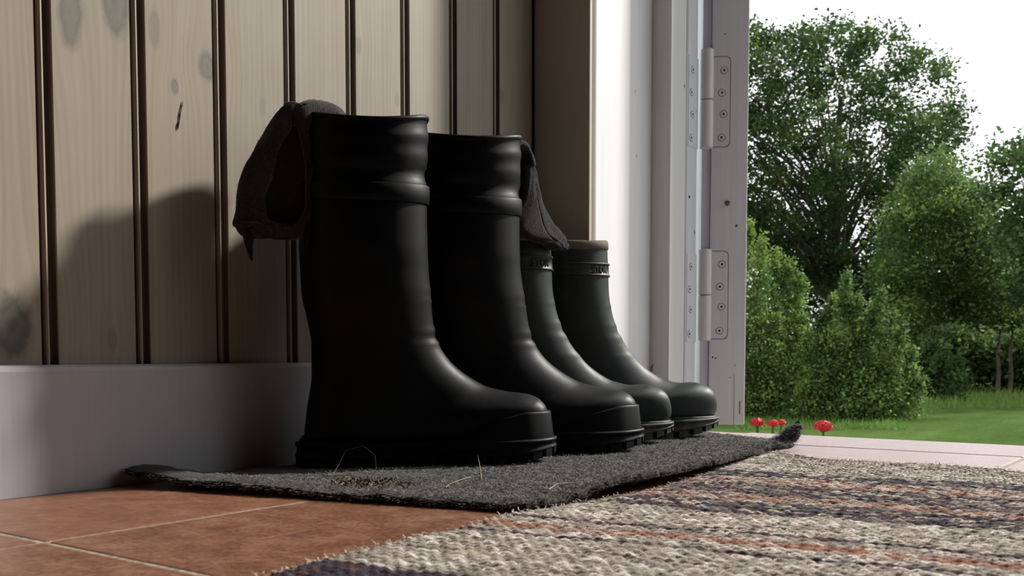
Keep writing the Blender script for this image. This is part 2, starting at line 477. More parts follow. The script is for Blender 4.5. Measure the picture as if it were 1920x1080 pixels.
# outer frame piece with a slightly wandering edge where it meets the stop
bm = bmesh.new(); zz = np.linspace(0, 2.09, 60)
prev = None
for z in zz:
    e = .0012*math.sin(z*9+1) + .0010*math.sin(z*31) + (.002 if .1 < z < .2 else 0)
    ring = [bm.verts.new(p) for p in ((.0, 1.501, z), (.1205, 1.501+max(e, -.0006)*.6, z), (.1222, 1.5030+max(e, 0), z), (.1222, 1.5375, z), (.1205, 1.540, z), (.0, 1.540, z))]
    if prev:
        for i in range(6): bm.faces.new((prev[i], prev[(i+1) % 6], ring[(i+1) % 6], ring[i]))
    prev = ring
bmesh.ops.recalc_face_normals(bm, faces=bm.faces)
link('outer_jamb', to_mesh(bm), M['door_paint'], fr)
box('frame_head', (.0, 1.264, 2.06), (DOOR_R+.09, 1.54, 2.12), M['paint'], .003, fr)
bm = bmesh.new(); add_cyl(bm, (.1216, 1.5120, .3790), (.1228, 1.5120, .3790), .0022, n=10)
o = link('nail_hole', to_mesh(bm), M['dark'], fr)

# end wall around the doorway, rest of the room
endw = empty('wall_end'); props(endw, kind='structure')
box('wall_panel', (DOOR_R+.09, 1.262, -.1), (2.6, 1.545, 2.45), M['plaster'], 0, endw)
box('wall_panel', (-.12, 1.262, 2.12), (DOOR_R+.09, 1.545, 2.45), M['plaster'], 0, endw)
box('wall_panel', (-2.5, 1.262, LAWN), (-.001, 1.5395, 2.45), M['facade'], 0, endw)
box('foundation', (-.0005, 1.27, LAWN), (2.6, 1.508, -.165), M['stone'], 0, endw)
props(box('wall_right', (2.6, -1.72, 0), (2.72, 1.545, 2.45), M['plaster']), kind='structure')
props(box('wall_back', (-.12, -1.72, 0), (2.6, -1.6, 2.45), M['plaster']), kind='structure')
props(box('ceiling', (-.12, -1.72, 2.45), (2.72, 1.545, 2.57), M['ceiling']), kind='structure')

# the open door, seen on its hinge edge
door = empty('door_1', (.1235, 1.5545, .006), R(30)); props(door, kind='structure')
bm = bmesh.new(); add_box(bm, (.0, .006, 0), (.0145, .05, 2.04), .0015)
lip = link('rebate', to_mesh(bm), M['door_paint'], door)
TH = .0745
def leaf_mesh():
    bm = bmesh.new(); add_box(bm, (.0150, 0, 0), (TH, .86, 2.04), .002)
    o = link('tmp', to_mesh(bm), None)
    cuts = []
    for z0, z1 in ((.1425, .2895), (.4585, .6065)):
        b2 = bmesh.new(); pts = []
        x1 = .0455
        for cx_, cz, a0 in ((x1-.008, z1-.008, 0), (.004, z1, 90), (.004, z0, 180), (x1-.008, z0+.008, 270)):
            if a0 in (90, 180): pts.append((cx_, cz)); continue
            for s in range(7):
                a = R(a0 + 15*s); pts.append((cx_+.008*math.cos(a), cz+.008*math.sin(a)))
        lo = [b2.verts.new((x, -.01, z)) for x, z in pts]; hi = [b2.verts.new((x, .0032, z)) for x, z in pts]
        n = len(pts)
        for i in range(n): b2.faces.new((lo[i], lo[(i+1) % n], hi[(i+1) % n], hi[i]))
        b2.faces.new(lo); b2.faces.new(hi[::-1]); bmesh.ops.recalc_face_normals(b2, faces=b2.faces)
        c = link('cut', to_mesh(b2), None); cuts.append(c)
        md = o.modifiers.new('b', 'BOOLEAN'); md.object = c; md.operation = 'DIFFERENCE'; md.solver = 'EXACT'
    bpy.context.view_layer.update()
    me = bpy.data.meshes.new_from_object(o.evaluated_get(bpy.context.evaluated_depsgraph_get()))
    for c in cuts + [o]: bpy.data.objects.remove(c, do_unlink=True)
    me.materials.clear()
    return me
leaf = link('door_leaf', leaf_mesh(), M['door_paint'], door)
screw_bm = bmesh.new()
add_cyl(screw_bm, (0, 0, 0), (0, -.00025, 0), .0064, .0062, 20, 2)
add_cyl(screw_bm, (0, 0, 0), (0, -.0008, 0), .0054, .0048, 20)
add_cyl(screw_bm, (0, -.0007, 0), (0, -.0010, 0), .0021, .0019, 10, 1)
screw_me = to_mesh(screw_bm, 'screw'); screw_me.materials.append(M['door_paint']); screw_me.materials.append(M['dark']); screw_me.materials.append(mat_simple('screw_ring_grey', (.16, .15, .16), .8))  # darker grey ring in place of a groove round each screw head
def screws(parent, pts, rz=0):
    for p in pts:
        o = bpy.data.objects.new('screw', screw_me); COL.objects.link(o); o.parent = parent; o.location = p
        o.rotation_euler = (0, 0, rz)
for (z0, z1, b0_, bj, b1_, sz) in ((.1440, .2880, .1405, .2160, .2915, (.157, .197, .230, .267)),
                                   (.4600, .6050, .4565, .5350, .6170, (.4745, .5125, .5470, .5835))):
    bm = bmesh.new(); x1 = .0443; pts = []
    for cx_, cz, a0 in ((x1-.008, z1-.008, 0), (.013, z1, 90), (.013, z0, 180), (x1-.008, z0+.008, 270)):
        if a0 in (90, 180): pts.append((cx_, cz)); continue
        for s in range(7):
            a = R(a0 + 15*s); pts.append((cx_+.008*math.cos(a), cz+.008*math.sin(a)))
    n = len(pts); lo = [bm.verts.new((x, -.0002, z)) for x, z in pts]; hi = [bm.verts.new((x, .0030, z)) for x, z in pts]
    for i in range(n): bm.faces.new((lo[i], lo[(i+1) % n], hi[(i+1) % n], hi[i]))
    bm.faces.new(lo); bm.faces.new(hi[::-1]); bmesh.ops.recalc_face_normals(bm, faces=bm.faces)
    pl = link('hinge_plate', to_mesh(bm), M['door_paint'], door)
    screws(pl, [(.0315+.003*(i % 2), -.0002, z) for i, z in enumerate(sz)])
    for a, b in ((b0_, bj-.0006), (bj+.0006, b1_)):
        bm = bmesh.new(); vs = add_cyl(bm, (0, 0, a), (0, 0, b), .0108, .0108, 24)
        es = {e for v in vs for e in v.link_edges if abs(e.verts[0].co.z-e.verts[1].co.z) < 1e-6}
        bmesh.ops.bevel(bm, geom=list(es), offset=.0014, segments=2, affect='EDGES')
        br = link('hinge_barrel', to_mesh(bm), M['frame_paint'], door, loc=(.0065, -.0035, 0), smooth=False)
    # a dark pin gap in the upper knuckle
    bm = bmesh.new(); add_cyl(bm, (.0065, -.0035, bj-.0008), (.0065, -.0035, bj+.0008), .0085, .0085, 16)
    link('hinge_pin', to_mesh(bm), M['dark'], door)
    # the leaf let into the frame
    fl = box('frame_hinge_plate', (.1218, 1.5055, z0), (.1230, 1.5398, z1), M['door_paint'], .0004, fr)
    screws(fl, [(.1229, 1.5150+.004*(i % 2), z) for i, z in enumerate(sz)], R(90))
bm = bmesh.new(); add_cyl(bm, (.0420, .002, .3670), (.0420, -.0085, .3670), .0026, .0026, 12)
add_cyl(bm, (.0420, 0, .3670), (.0420, -.0030, .3670), .0046, .0046, 6)
o = link('stud', to_mesh(bm), M['steel'], door); o['label'] = 'small steel bolt sticking out of the door edge'
for p, s in (((.0575, .330), .0030), ((.0150+.006, .1130), .0018), ((.026, .1115), .0016), ((.058, .0995), .0011), ((.050, .0790), .0012), ((.035, .642), .0013)):
    bm = bmesh.new(); add_cyl(bm, (p[0], .0004, p[1]), (p[0], -.0004, p[1]), s, s*.6, 9)
    link('chip', to_mesh(bm), M['dark'] if s < .002 else M['rust'], door)
bm = bmesh.new(); add_box(bm, (.0655, -.0004, .018), (.0672, .001, .040), .0003)
link('rust_mark', to_mesh(bm), M['rust'], door)
bm = bmesh.new(); add_box(bm, (.0565, -.0003, .0), (.0570, .001, .085), .0001)
link('door_seam', to_mesh(bm), M['dark'], door)

# ------------------------------------------------------------------ felt mat
AX, AY = .018, .556
def mat_point(s, t):
    """s along the wall 0..1, t away from the wall 0..1 -> x, y"""
    lx = .018 + .110*s**1.1; ly = .548 + .910*s
    ks = np.array([0, .12, .3, .5, .68, .80, .9, 1.0])
    rx = np.interp(s, ks, [.418, .424, .429, .424, .408, .394, .402, .424])
    ry = np.interp(s, ks, [.640, .74, .86, .99, 1.11, 1.20, 1.26, 1.310])
    return lx*(1-t) + rx*t, ly*(1-t) + ry*t
ns, nt = 330, 150
S, T = np.meshgrid(np.linspace(0, 1, ns), np.linspace(0, 1, nt), indexing='ij')
X, Y = mat_point(S, T)
edge = np.minimum(np.minimum(S, 1-S)*2.2, np.minimum(T, 1-T))
jag = np.clip(1-edge/.012, 0, 1)
X = X + jag*(.0022*vnoise(S*160, T*70, 3)); Y = Y + jag*(.0022*vnoise(S*160, T*70, 4))
Z = .0052 + .0011*vnoise(X*55, Y*55, 1) + .0007*vnoise(X*190, Y*190, 2) + .0005*RNG.uniform(-1, 1, X.shape)
dl = np.sqrt(((S)/.075)**2 + ((T)/.16)**2)                       # curled corner by the baseboard
cl = np.clip(1-dl, 0, 1); Z += .007*cl**.7; X += .002*cl; Z += .006*np.exp(-((S-.03)/.035)**2)*np.clip((.55-T)/.4,0,1)
dr = np.sqrt(((1-S)/.16)**2 + ((1-T)/.30)**2)                    # rolled corner by the doorway
cr_ = np.clip(1-dr, 0, 1)
ang = cr_*3.9; rad_ = .0125
Z += rad_*(1-np.cos(ang)); pull = rad_*(ang-np.sin(ang)) - cr_*.003
X -= pull*.55; Y -= pull*.30
ripple = np.exp(-((S-.80)/.05)**2)*np.clip((T-.80)/.20, 0, 1)     # the lifted edge beside the rug
Z += .011*ripple
Z += .0098*np.clip((T-.92)/.05, 0, 1)*np.clip((S-.05)/.1, 0, 1)*np.clip((.75-S)/.1, 0, 1)
Z += .004*np.exp(-((S-.02)/.02)**2)*(.5+.5*vnoise(T*9, T*0, 8))
flat = (T < .86) & (S > .14) & (cr_ <= 0); Z = np.where(flat, np.minimum(Z, .0052), Z)
me = grid_mesh('felt_mat', np.stack([X, Y, Z], -1))
mat_o = link('felt_mat', me, M['felt'], smooth=True)
md = mat_o.modifiers.new('thick', 'SOLIDIFY'); md.thickness = .0055; md.offset = 1 if False else -1
props(mat_o, 'dark grey felt mat with curled corners lying under the row of boots', 'mat')
MAT_P = np.stack([X, Y, Z], -1)

def fibres(name, n, lmin, lmax, w, mats, parent, pick, lift=.0015, seed=5):
    rr = np.random.default_rng(seed)
    P = pick(rr, n); m = len(P)
    a = rr.uniform(0, 2*np.pi, m); L = rr.uniform(lmin, lmax, m); bend = rr.uniform(-2.2, 2.2, m); el = rr.uniform(-.1, .8, m)
    seg = 4; V = np.zeros((m, seg, 2, 3)); p = P.copy(); aa = a.copy()
    for k in range(seg):
        d = np.stack([np.cos(aa), np.sin(aa), np.zeros(m)], 1); nrm = np.stack([-np.sin(aa), np.cos(aa), rr.uniform(-.6, .6, m)], 1)
        ww = w*(1 if 0 < k < seg-1 else .4)
        V[:, k, 0] = p - nrm*ww/2; V[:, k, 1] = p + nrm*ww/2
        p = p + d*(L/(seg-1))[:, None]; p[:, 2] += (lift*np.sin(np.pi*(k+.5)/(seg-1))*el)
        aa = aa + bend/(seg-1)
    base = np.arange(m)[:, None]*seg*2; q = []
    for k in range(seg-1): q.append(np.stack([base[:, 0]+2*k, base[:, 0]+2*k+1, base[:, 0]+2*k+3, base[:, 0]+2*k+2], 1))
    me = quads(name, V.reshape(-1, 3), np.concatenate(q))
    o = link(name, me, mats, parent); o['kind'] = 'stuff'
    return o
def pick_mat(rr, n):
    s = rr.uniform(0, ns-1, n).astype(int); t = (nt-1)*np.sqrt(rr.uniform(.04, 1, n)); t = t.astype(int)
    p = MAT_P[s, t].copy(); p[:, 2] += .0005; return p
def pick_edge(rr, n):
    s = rr.uniform(0, ns-1, n).astype(int); w = rr.uniform(0, 1, n)
    p1 = MAT_P[s, nt-1]; t = rr.uniform(0, nt-1, n).astype(int); p2 = MAT_P[0, t]; p3 = MAT_P[ns-1, t]
    p = np.where((w < .4)[:, None], p1, np.where((w < .8)[:, None], p2, p3)).copy(); p[:, 2] -= rr.uniform(0, .005, n); return p
fibres('felt_fibres', 20000, .003, .010, .00045, M['felt_fibre'], mat_o, pick_mat)
fibres('dark_felt_fibres', 14000, .003, .010, .0005, M['dark_fibre'], mat_o, pick_mat, seed=6)
fibres('edge_fringe', 3000, .003, .010, .0004, M['felt_fibre'], mat_o, pick_edge, lift=.0005, seed=7)
fibres('dark_edge_fringe', 4000, .003, .010, .0005, M['dark_fibre'], mat_o, pick_edge, lift=.0005, seed=9)

# ------------------------------------------------------------------ rag rug
RA = R(8.0)
nu, nv = 380, 820
u = np.linspace(0, .74, nu); v = np.linspace(-.46, .622, nv)
U, V = np.meshgrid(u, v, indexing='ij')
left = np.interp(V, [-.46, -.14, 0, .05, .10, .25, .43, .56, .622], [-.035, -.018, .002, .000, .004, .036, .046, .040, .036])
wob = .0025*vnoise(V*40, V*0+3, 21)
Uw = U + left + np.where(U < .02, wob, 0)
fr_ = .0035*vnoise(U*60, U*0, 22) + .003*vnoise(U*23, U*0, 23)
Vw = V + np.where(V > .60, fr_*(V-.60)/.022, 0) + .0035*vnoise(U*6, V*3, 24)
Vw = Vw - (.622-np.interp(U, [0, .02, .10, .27, .31, .5], [.600, .628, .578, .558, .520, .505]))*np.clip((V-.42)/.20, 0, 1)
row = V/.0052 + .25*vnoise(U*9, V*9, 25)
ri = np.floor(row); rf = row-ri
uph = U/.0085 + (ri % 2)*.5 + .9*(rf-.5) + .12*vnoise(ri*1.7, U*0+1, 26)
ui = np.floor(uph); uf = uph-ui
h = np.sqrt(np.clip(np.sin(np.pi*uf), 0, 1))*np.sqrt(np.clip(np.sin(np.pi*rf), 0, 1))
Zr = .0028 + .0026*h + .0008*vnoise(U*160, V*300, 27) + .0012*vnoise(U*14, V*14, 28)
px = .435 + Uw*math.cos(RA) - Vw*math.sin(RA); py = .55 + Uw*math.sin(RA) + Vw*math.cos(RA)
rk = np.random.default_rng(30)
lut = rk.uniform(0, 1, (512, 512)); lut2 = rk.uniform(0, 1, (512, 512))
cell = lut[ui.astype(int) % 512, ri.astype(int) % 512]; cell2 = lut2[ui.astype(int) % 512, ri.astype(int) % 512]
rowr = lut[(ri*0).astype(int), ri.astype(int) % 512]
cream = np.array([.49, .465, .395]); grey = np.array([.245, .238, .200]); pale = np.array([.72, .705, .64])
navy = np.array([.060, .060, .078]); maroon = np.array([.115, .075, .082]); oran = np.array([.31, .165, .115]); pink = np.array([.44, .32, .285])
C = cream*(1-cell[..., None]) + grey*cell[..., None]
C = np.where((cell2 > .80)[..., None], pale, C)
C = C*(.80+.30*(Uw*0+vnoise(U*3, V*30, 31)*.5+.5))[..., None]
def stripe(v0, v1, cols, wts):
    global C
    jit = .0035*vnoise(U*18, V*0, int(abs(v0)*1000)+40)
    m = (V > v0+jit) & (V < v1+jit)
    cw = np.cumsum(wts)/np.sum(wts); pickc = np.searchsorted(cw, cell2)
    cc = np.array(cols)[np.clip(pickc, 0, len(cols)-1)]*(.7+.6*cell)[..., None]
    C = np.where(m[..., None], cc, C)
stripe(.365, .418, [navy, grey*.6, cream], [4, 2.5, 1.4])
stripe(.315, .365, [pink, oran, cream, maroon, grey], [3.2, 1.6, 2.4, 1.5, 2])
stripe(.235, .315, [maroon, navy, grey, cream], [3.4, 2.2, 3.0, 1.2])
stripe(.200, .235, [oran, pink, cream, maroon, grey], [2.8, 3, 1.6, 1, 1.6])
stripe(.138, .200, [navy, grey*.8, maroon, cream], [4, 2.6, 2, 1.3])
stripe(.048, .057, [maroon, navy, grey], [4, 3, 1])
stripe(.008, .028, [oran, pink, cream], [5, 1.6, 1.2])
stripe(-.019, -.011, [maroon, navy, grey], [4, 2, .8])
stripe(-.230, -.140, [navy*.8, maroon*.7, navy, oran*.4], [5, 3, 2, 1])
stripe(-.33, -.30, [oran, pink], [3, 2])
C = C*.97*np.array([1.04, .965, .985])
Zr = Zr*(1-.45*np.clip(1-U/.03, 0, 1)*np.clip((V-.06)/.04, 0, 1)*np.clip((.56-V)/.04, 0, 1))
Zr[0, :] = .0005; Zr[-1, :] = .0005; Zr[:, 0] = .0005; Zr[:, -1] = .0005
me = grid_mesh('rag_rug', np.stack([px, py, Zr], -1)); set_col(me, C.reshape(-1, 3))
rug = link('rag_rug', me, M['rug'], smooth=True)
props(rug, 'cream woven rag rug with navy, maroon and orange stripes on tiles', 'rug')
RUG_P = np.stack([px, py, Zr], -1)
def pick_far(rr, n):
    i = rr.integers(0, nu, n); p = RUG_P[i, nv-2].copy(); return p
o = fibres('far_fringe', 1500, .004, .011, .0007, mat_simple('cream_thread', (.60, .52, .44), .9, nz=80), rug, pick_far, lift=.002, seed=12)
def pick_left(rr, n):
    i = rr.integers(0, nv, n); p = RUG_P[1, i].copy(); return p
fibres('side_fringe', 700, .003, .007, .0006, mat_simple('pale_thread', (.5, .46, .38), .9, nz=80), rug, pick_left, lift=.0015, seed=13)

# ------------------------------------------------------------------ boots
def catmull(A, m):
    A = np.asarray(A, float); n = len(A)
    d = np.r_[0, np.cumsum(np.linalg.norm(np.diff(A[:, :4], axis=0), axis=1)+1e-6)]
    # monotone style: tangents limited
    q = np.linspace(0, d[-1], m); out = np.zeros((m, A.shape[1]))
    tg = np.gradient(A, d, axis=0)
    for c in range(A.shape[1]):
        s = np.diff(A[:, c])/np.diff(d)
        for i in range(1, n-1):
            if s[i-1]*s[i] <= 0: tg[i, c] = 0
            else: tg[i, c] = 2*s[i-1]*s[i]/(s[i-1]+s[i])
        tg[0, c] = s[0]; tg[-1, c] = s[-1]
    k = np.clip(np.searchsorted(d, q, side='right')-1, 0, n-2)
    h = (d[k+1]-d[k])[:, None]; t = ((q-d[k])[:, None])/h
    return ((2*t**3-3*t**2+1)*A[k] + (t**3-2*t**2+t)*h*tg[k] + (-2*t**3+3*t**2)*A[k+1] + (t**3-t**2)*h*tg[k+1])

def shell_rings(st, m=150, n=72, bumps=()):
    Q = catmull(st, m); th = np.linspace(0, 2*np.pi, n, endpoint=False); c = np.cos(th); s = np.sin(th)
    P = np.zeros((m, n, 3))
    for i, (fx, fz, bx, bz, w, ntp, nbt, mp) in enumerate(Q):
        F = np.array([fx, 0, fz]); B = np.array([bx, 0, bz]); Mi = B+(F-B)*mp
        nn = np.where(c > 0, ntp, nbt)
        al = np.sign(c)*np.abs(c)**(2/nn); ys = np.sign(s)*np.abs(s)**(2/nn)*w
        for k in range(n):
            p = Mi + ((F-Mi)*al[k] if al[k] > 0 else (Mi-B)*al[k]); P[i, k] = (p[0], ys[k], p[2])
    cen = P.mean(axis=1, keepdims=True)
    for (z0, sig, amp, front) in bumps:      # small rings and creases, strongest on the front
        dirn = P-cen; dirn /= np.maximum(np.linalg.norm(dirn, axis=2, keepdims=True), 1e-6)
        fr = ((c+1)/2)**front if front else np.ones(n)
        zz = P[:, :, 2] + .004*np.abs(s)[None, :]
        P = P + dirn*(amp*np.exp(-((zz-z0)/sig)**2)*fr[None, :])[:, :, None]
    return P

def outline(hw, yc, n=96):
    x = np.array([p[0] for p in hw]); w = np.array([p[1] for p in hw]); L = x[-1]
    t = (1-np.cos(np.linspace(0, np.pi, n//2+1)))/2*L
    ww = np.interp(t, x, w)
    # smooth round ends
    kr = np.convolve(np.pad(ww, 2, mode='edge'), [.1, .2, .4, .2, .1], 'valid'); kr[0] = kr[-1] = 0; ww = kr
    yy = yc*np.sin(np.pi*t/L)
    up = np.stack([t, yy+ww], 1); dn = np.stack([t[::-1], (yy-ww)[::-1]], 1)[1:-1]
    return np.concatenate([up, dn])
def offset(P, d):
    t = np.roll(P, -1, 0)-np.roll(P, 1, 0); t /= np.maximum(np.linalg.norm(t, axis=1, keepdims=True), 1e-9)
    nrm = np.stack([-t[:, 1], t[:, 0]], 1)        # outline runs toe-ward on +y: outward is left of travel
    return P + nrm*d
def slab(name, P, levels, mats, parent):
    """levels: list of (offset, z function of x)"""
    rings = []
    for d, zf in levels:
        Q = offset(P, d); rings.append(np.concatenate([Q, zf(Q[:, 0])[:, None]], 1))
    n = len(P); V = np.concatenate(rings); q = []
    for i in range(len(rings)-1):
        a = np.arange(n)+i*n; b = np.roll(np.arange(n), -1)+i*n
        q.append(np.stack([a, b, b+n, a+n], 1))
    # caps as strips across the foot (outline is symmetric about its two ends)
    for i, flip in ((0, False), (len(rings)-1, True)):
        h = n//2
        for k in range(h):
            a, b = k, k+1; c_, d_ = (n-k-1) % n, (n-k) % n
            f = [a, b, c_ if k < h-1 else b, d_]
            f = [x+i*n for x in f]
            q.append(np.array([f if not flip else f[::-1]]))
    bm = bmesh.new(); vs = [bm.verts.new(p) for p in V]
    for f in np.concatenate(q):
        u_ = []
        for x in f:
            if x not in u_: u_.append(x)
        if len(u_) > 2:
            try: bm.faces.new([vs[x] for x in u_])
            except ValueError: pass
    bmesh.ops.recalc_face_normals(bm, faces=bm.faces)
    return link(name, to_mesh(bm), mats, parent, smooth=True)

def build_boot(name, loc, ang, side, adult=True, text=None, k=1.0, lean=0.0):
    root = empty(name, loc, R(ang)); root.scale = (1, 1, 1)
    if adult:
        def rib(fx, z, w0=.0520): d = fx-.142; return (fx-.0015, z, .004-d*.8, z, w0+d*.9, 2.1, 2.1, .5)
        st = [rib(.1432, .3775), rib(.1436, .3755), rib(.1424, .3710), rib(.1430, .3630), rib(.1442, .3560), rib(.1428, .3440), rib(.1432, .3340), rib(.1416, .3240),
              rib(.1392, .3160), rib(.1402, .3080), rib(.1418, .3035), (.1404, .290, .004, .290, .0530, 2.1, 2.1, .5),
              (.1404, .270, .004, .270, .053, 2.1, 2.1, .5),
              (.1410, .235, .003, .237, .0530, 2.1, 2.1, .5), (.1422, .2094, .004, .2080, .050, 2.1, 2.1, .5),
              (.1444, .1857, .0055, .183, .048, 2.1, 2.1, .5), (.1461, .162, .0105, .158, .044, 2.1, 2.1, .5),
              (.1502, .1381, .0150, .130, .040, 2.1, 2.2, .5), (.1641, .1142, .0150, .100, .0385, 2.1, 2.3, .5),
              (.1855, .0961, .0095, .060, .0390, 2.1, 2.5, .47), (.2102, .0830, .0060, .028, .0385, 2.2, 2.8, .45),
              (.2352, .0775, .060, .020, .0395, 2.3, 3.0, .44), (.2520, .0755, .130, .020, .0405, 2.4, 3.2, .45),
              (.2640, .0715, .190, .020, .0390, 2.5, 3.2, .45), (.2725, .0640, .228, .020, .0345, 2.6, 3.0, .45),
              (.2775, .0540, .250, .022, .0260, 2.4, 2.8, .45), (.2815, .0430, .266, .025, .0160, 2.2, 2.2, .5), (.2842, .035, .2835, .0345, .001, 2, 2, .5)]
        bumps = [(.1885, .0014, .0006, 6), (.1790, .0014, -.0005, 6), (.1760, .002, .0006, 6), (.1450, .0030, .0011, 7), (.1370, .0026, -.0012, 7),
                 (.1310, .003, .0011, 7), (.3180, .0012, .0007, 1)]
        hw = [(0, 0), (.003, .013), (.012, .024), (.04, .0335), (.09, .0330), (.13, .0350), (.18, .0440), (.215, .0470), (.25, .0420), (.272, .0300), (.282, .0170), (.2855, 0)]
        body, solem = M['black_rubber'], M['black_rubber']
        capz = (.033, .0565, .15, .245); solez = .0235; spr = lambda x: .0125*np.clip((x-.205)/.085, 0, 1)**1.8
        band = (.2812, .3010, .0024, .0024)
    else:
        def cyl(fx, z, bx, w=.043): return (fx, z, bx, z, w, 2.1, 2.1, .5)
        st = [cyl(.1060, .279, -.002), cyl(.1062, .272, -.002), cyl(.1064, .262, -.002), cyl(.1076, .236, -.001, .0435), cyl(.1088, .205, .001, .043), (.1125, .182, .0035, .182, .041, 2.1, 2.1, .5),
              (.1200, .158, .0075, .156, .0385, 2.1, 2.1, .5), (.1310, .137, .0115, .125, .036, 2.1, 2.2, .5), (.1480, .115, .0110, .090, .034, 2.1, 2.3, .5),
              (.1690, .0965, .0070, .055, .033, 2.1, 2.5, .48), (.1960, .0820, .0055, .026, .034, 2.2, 2.8, .45), (.2200, .0770, .055, .018, .0355, 2.3, 3.0, .45),
              (.2400, .0775, .120, .018, .0375, 2.4, 3.2, .45), (.2560, .0735, .180, .018, .0360, 2.5, 3.2, .45), (.2670, .0660, .220, .018, .0315, 2.6, 3.0, .45),
              (.2735, .0540, .246, .020, .0240, 2.4, 2.8, .45), (.2760, .0420, .262, .022, .0145, 2.2, 2.2, .5), (.2765, .034, .2760, .0335, .001, 2, 2, .5)]
        bumps = [(.186, .0025, .0006, 4), (.160, .003, .0009, 6), (.150, .003, -.0007, 6), (.142, .0035, .0008, 6), (.118, .004, .0008, 4)]
        hw = [(0, 0), (.003, .011), (.012, .021), (.035, .0285), (.08, .0275), (.125, .0290), (.17, .0370), (.205, .0395), (.238, .0360), (.261, .0270), (.273, .0150), (.2780, 0)]
        body, solem = M['green_rubber'], M['green_sole']
        capz = (.026, .0300, .13, .21); solez = .0235; spr = lambda x: .0165*np.clip((x-.180)/.095, 0, 1)**1.7
        band = None
    st = [(a*k, b*k, c*k, d*k, w*k, n1, n2, mp) for a, b, c, d, w, n1, n2, mp in st]
    P = shell_rings(st, 170 if adult else 150, 72, bumps)
    P[:, :, 1] += .004*side*np.sin(np.clip(P[:, :, 0]/.28, 0, 1)*np.pi)*np.clip((.12-P[:, :, 2])/.08, 0, 1)
    sl = np.abs(np.sin(np.linspace(0, 2*np.pi, 72, endpoint=False)))[None, :]; bk = (1-np.cos(np.linspace(0, 2*np.pi, 72, endpoint=False)))[None, :]/2
    hi_ = np.clip((P[:, :, 2]-.20)/(.17 if adult else .08), 0, 1)**2
    P[:, :, 2] -= hi_*((.0105 if adult else .004)*sl**2 + (.004 if adult else .002)*bk + (.002 if adult else .004))
    P[:, :, 0] -= lean*np.clip((P[:, :, 2]-.06)/.16, 0, 1)
    P[0, :, 2] += .0004*np.sin(np.linspace(0, 2*np.pi, 72, endpoint=False)*2+side)
    sh = link('shell', grid_mesh('shell', P, True), body, root, smooth=True)
    md = sh.modifiers.new('wall', 'SOLIDIFY'); md.thickness = .0028
    # which way is outwards: test the first face
    nrm = sh.data.polygons[40].normal; cc = sh.data.polygons[40].center; cen = Vector(P[:2].mean(axis=(0, 1)))
    md.offset = -1 if nrm.dot(cc-cen) > 0 else 1
    O = outline(hw, .004*side)*k
    tz = lambda x, a=capz: k*np.interp(x/k, [a[2], a[3]], [a[0], a[1]])
    if adult:
        slab('toe_rand', O, [(-.004, lambda x: x*0+.020*k), (-.0005, lambda x: x*0+.021*k), (.0, lambda x: x*0+.026*k), (-.0022, lambda x: .026*k+(tz(x)-.026*k)*.55),
                             (-.0034, lambda x: tz(x)-.003), (-.0038, lambda x: tz(x)-.0010), (-.0048, lambda x: tz(x)), (-.0090, lambda x: tz(x)-.0010)], body, root)
    else:
        slab('toe_rand', O, [(-.004, lambda x: x*0+.020*k), (-.0006, lambda x: x*0+.021*k), (-.0005, lambda x: tz(x)-.002), (-.0012, lambda x: tz(x)), (-.006, lambda x: tz(x)-.001)], body, root)
    s0 = slab('sole', O, [(-.006, lambda x: spr(x)+.0075*k), (.0005, lambda x: spr(x)+.0078*k), (.0030, lambda x: spr(x)+.0085*k), (.0034, lambda x: .5*spr(x)+.0125*k), (.0018, lambda x: .5*spr(x)+.0142*k),
                          (.0016, lambda x: .3*spr(x)+.0205*k), (.0034, lambda x: .15*spr(x)+.0222*k), (.0030, lambda x: .15*spr(x)+.0252*k), (.0005, lambda x: .15*spr(x)+.0262*k), (-.008, lambda x: .15*spr(x)+.024*k)], solem, root)
    # tread lugs round the edge and across
    bm = bmesh.new(); Oo = offset(O, .0026); Oi = offset(O, -.010); n = len(O)
    step = 3
    for i in range(0, n-1, step):
        j = (i+step-1) % n if adult else (i+step-1) % n
        a, b, c_, d_ = Oo[i], Oo[j], Oi[j], Oi[i]
        if np.linalg.norm(a-b) < .0015: continue
        vs = []
        for (z) in (0, 1):
            for p in (a, b, c_, d_):
                zz = float(spr(p[0])) + (.0085*k if z else 0.0)
                vs.append(bm.verts.new((p[0], p[1], zz)))
        for f in ((0, 1, 2, 3), (7, 6, 5, 4), (0, 4, 5, 1), (1, 5, 6, 2), (2, 6, 7, 3), (3, 7, 4, 0)): bm.faces.new([vs[x] for x in f])
    for x in np.arange(.02, .25 if adult else .22, .018):
        wv = float(np.interp(x*k, O[:n//2+1, 0], O[:n//2+1, 1]))-.012
        add_box(bm, (x*k, -wv, float(spr(x))), ((x+.010)*k, wv, float(spr(x))+.0085), 0)
    bmesh.ops.recalc_face_normals(bm, faces=bm.faces)
    link('tread', to_mesh(bm), solem, root)

    ref = P[:, 0, 2]                            # height along the front line
    cen_ = P.mean(axis=1, keepdims=True)
    def ring_at(z, d):
        i = float(np.interp(-z, -ref[:len(P)//2], np.arange(len(P)//2))); i0 = int(i); f = i-i0
        r_ = P[i0]*(1-f) + P[i0+1]*f; c0 = r_.mean(axis=0); v_ = r_-c0; v_[:, 2] = 0
        L_ = np.linalg.norm(v_, axis=1, keepdims=True); o_ = r_ + v_/L_*d
        if z > ref[0]: o_[:, 2] += z-ref[0]
        return o_
    def offset_r(r_, d):
        c0 = r_.mean(axis=0); v_ = r_-c0; L_ = np.linalg.norm(v_, axis=1, keepdims=True); return r_ + v_/L_*d
    def collar(nm, seq, mats):
        G = np.array([ring_at(z, d) for z, d in seq])
        return link(nm, grid_mesh(nm, G, True), mats, root, smooth=True)
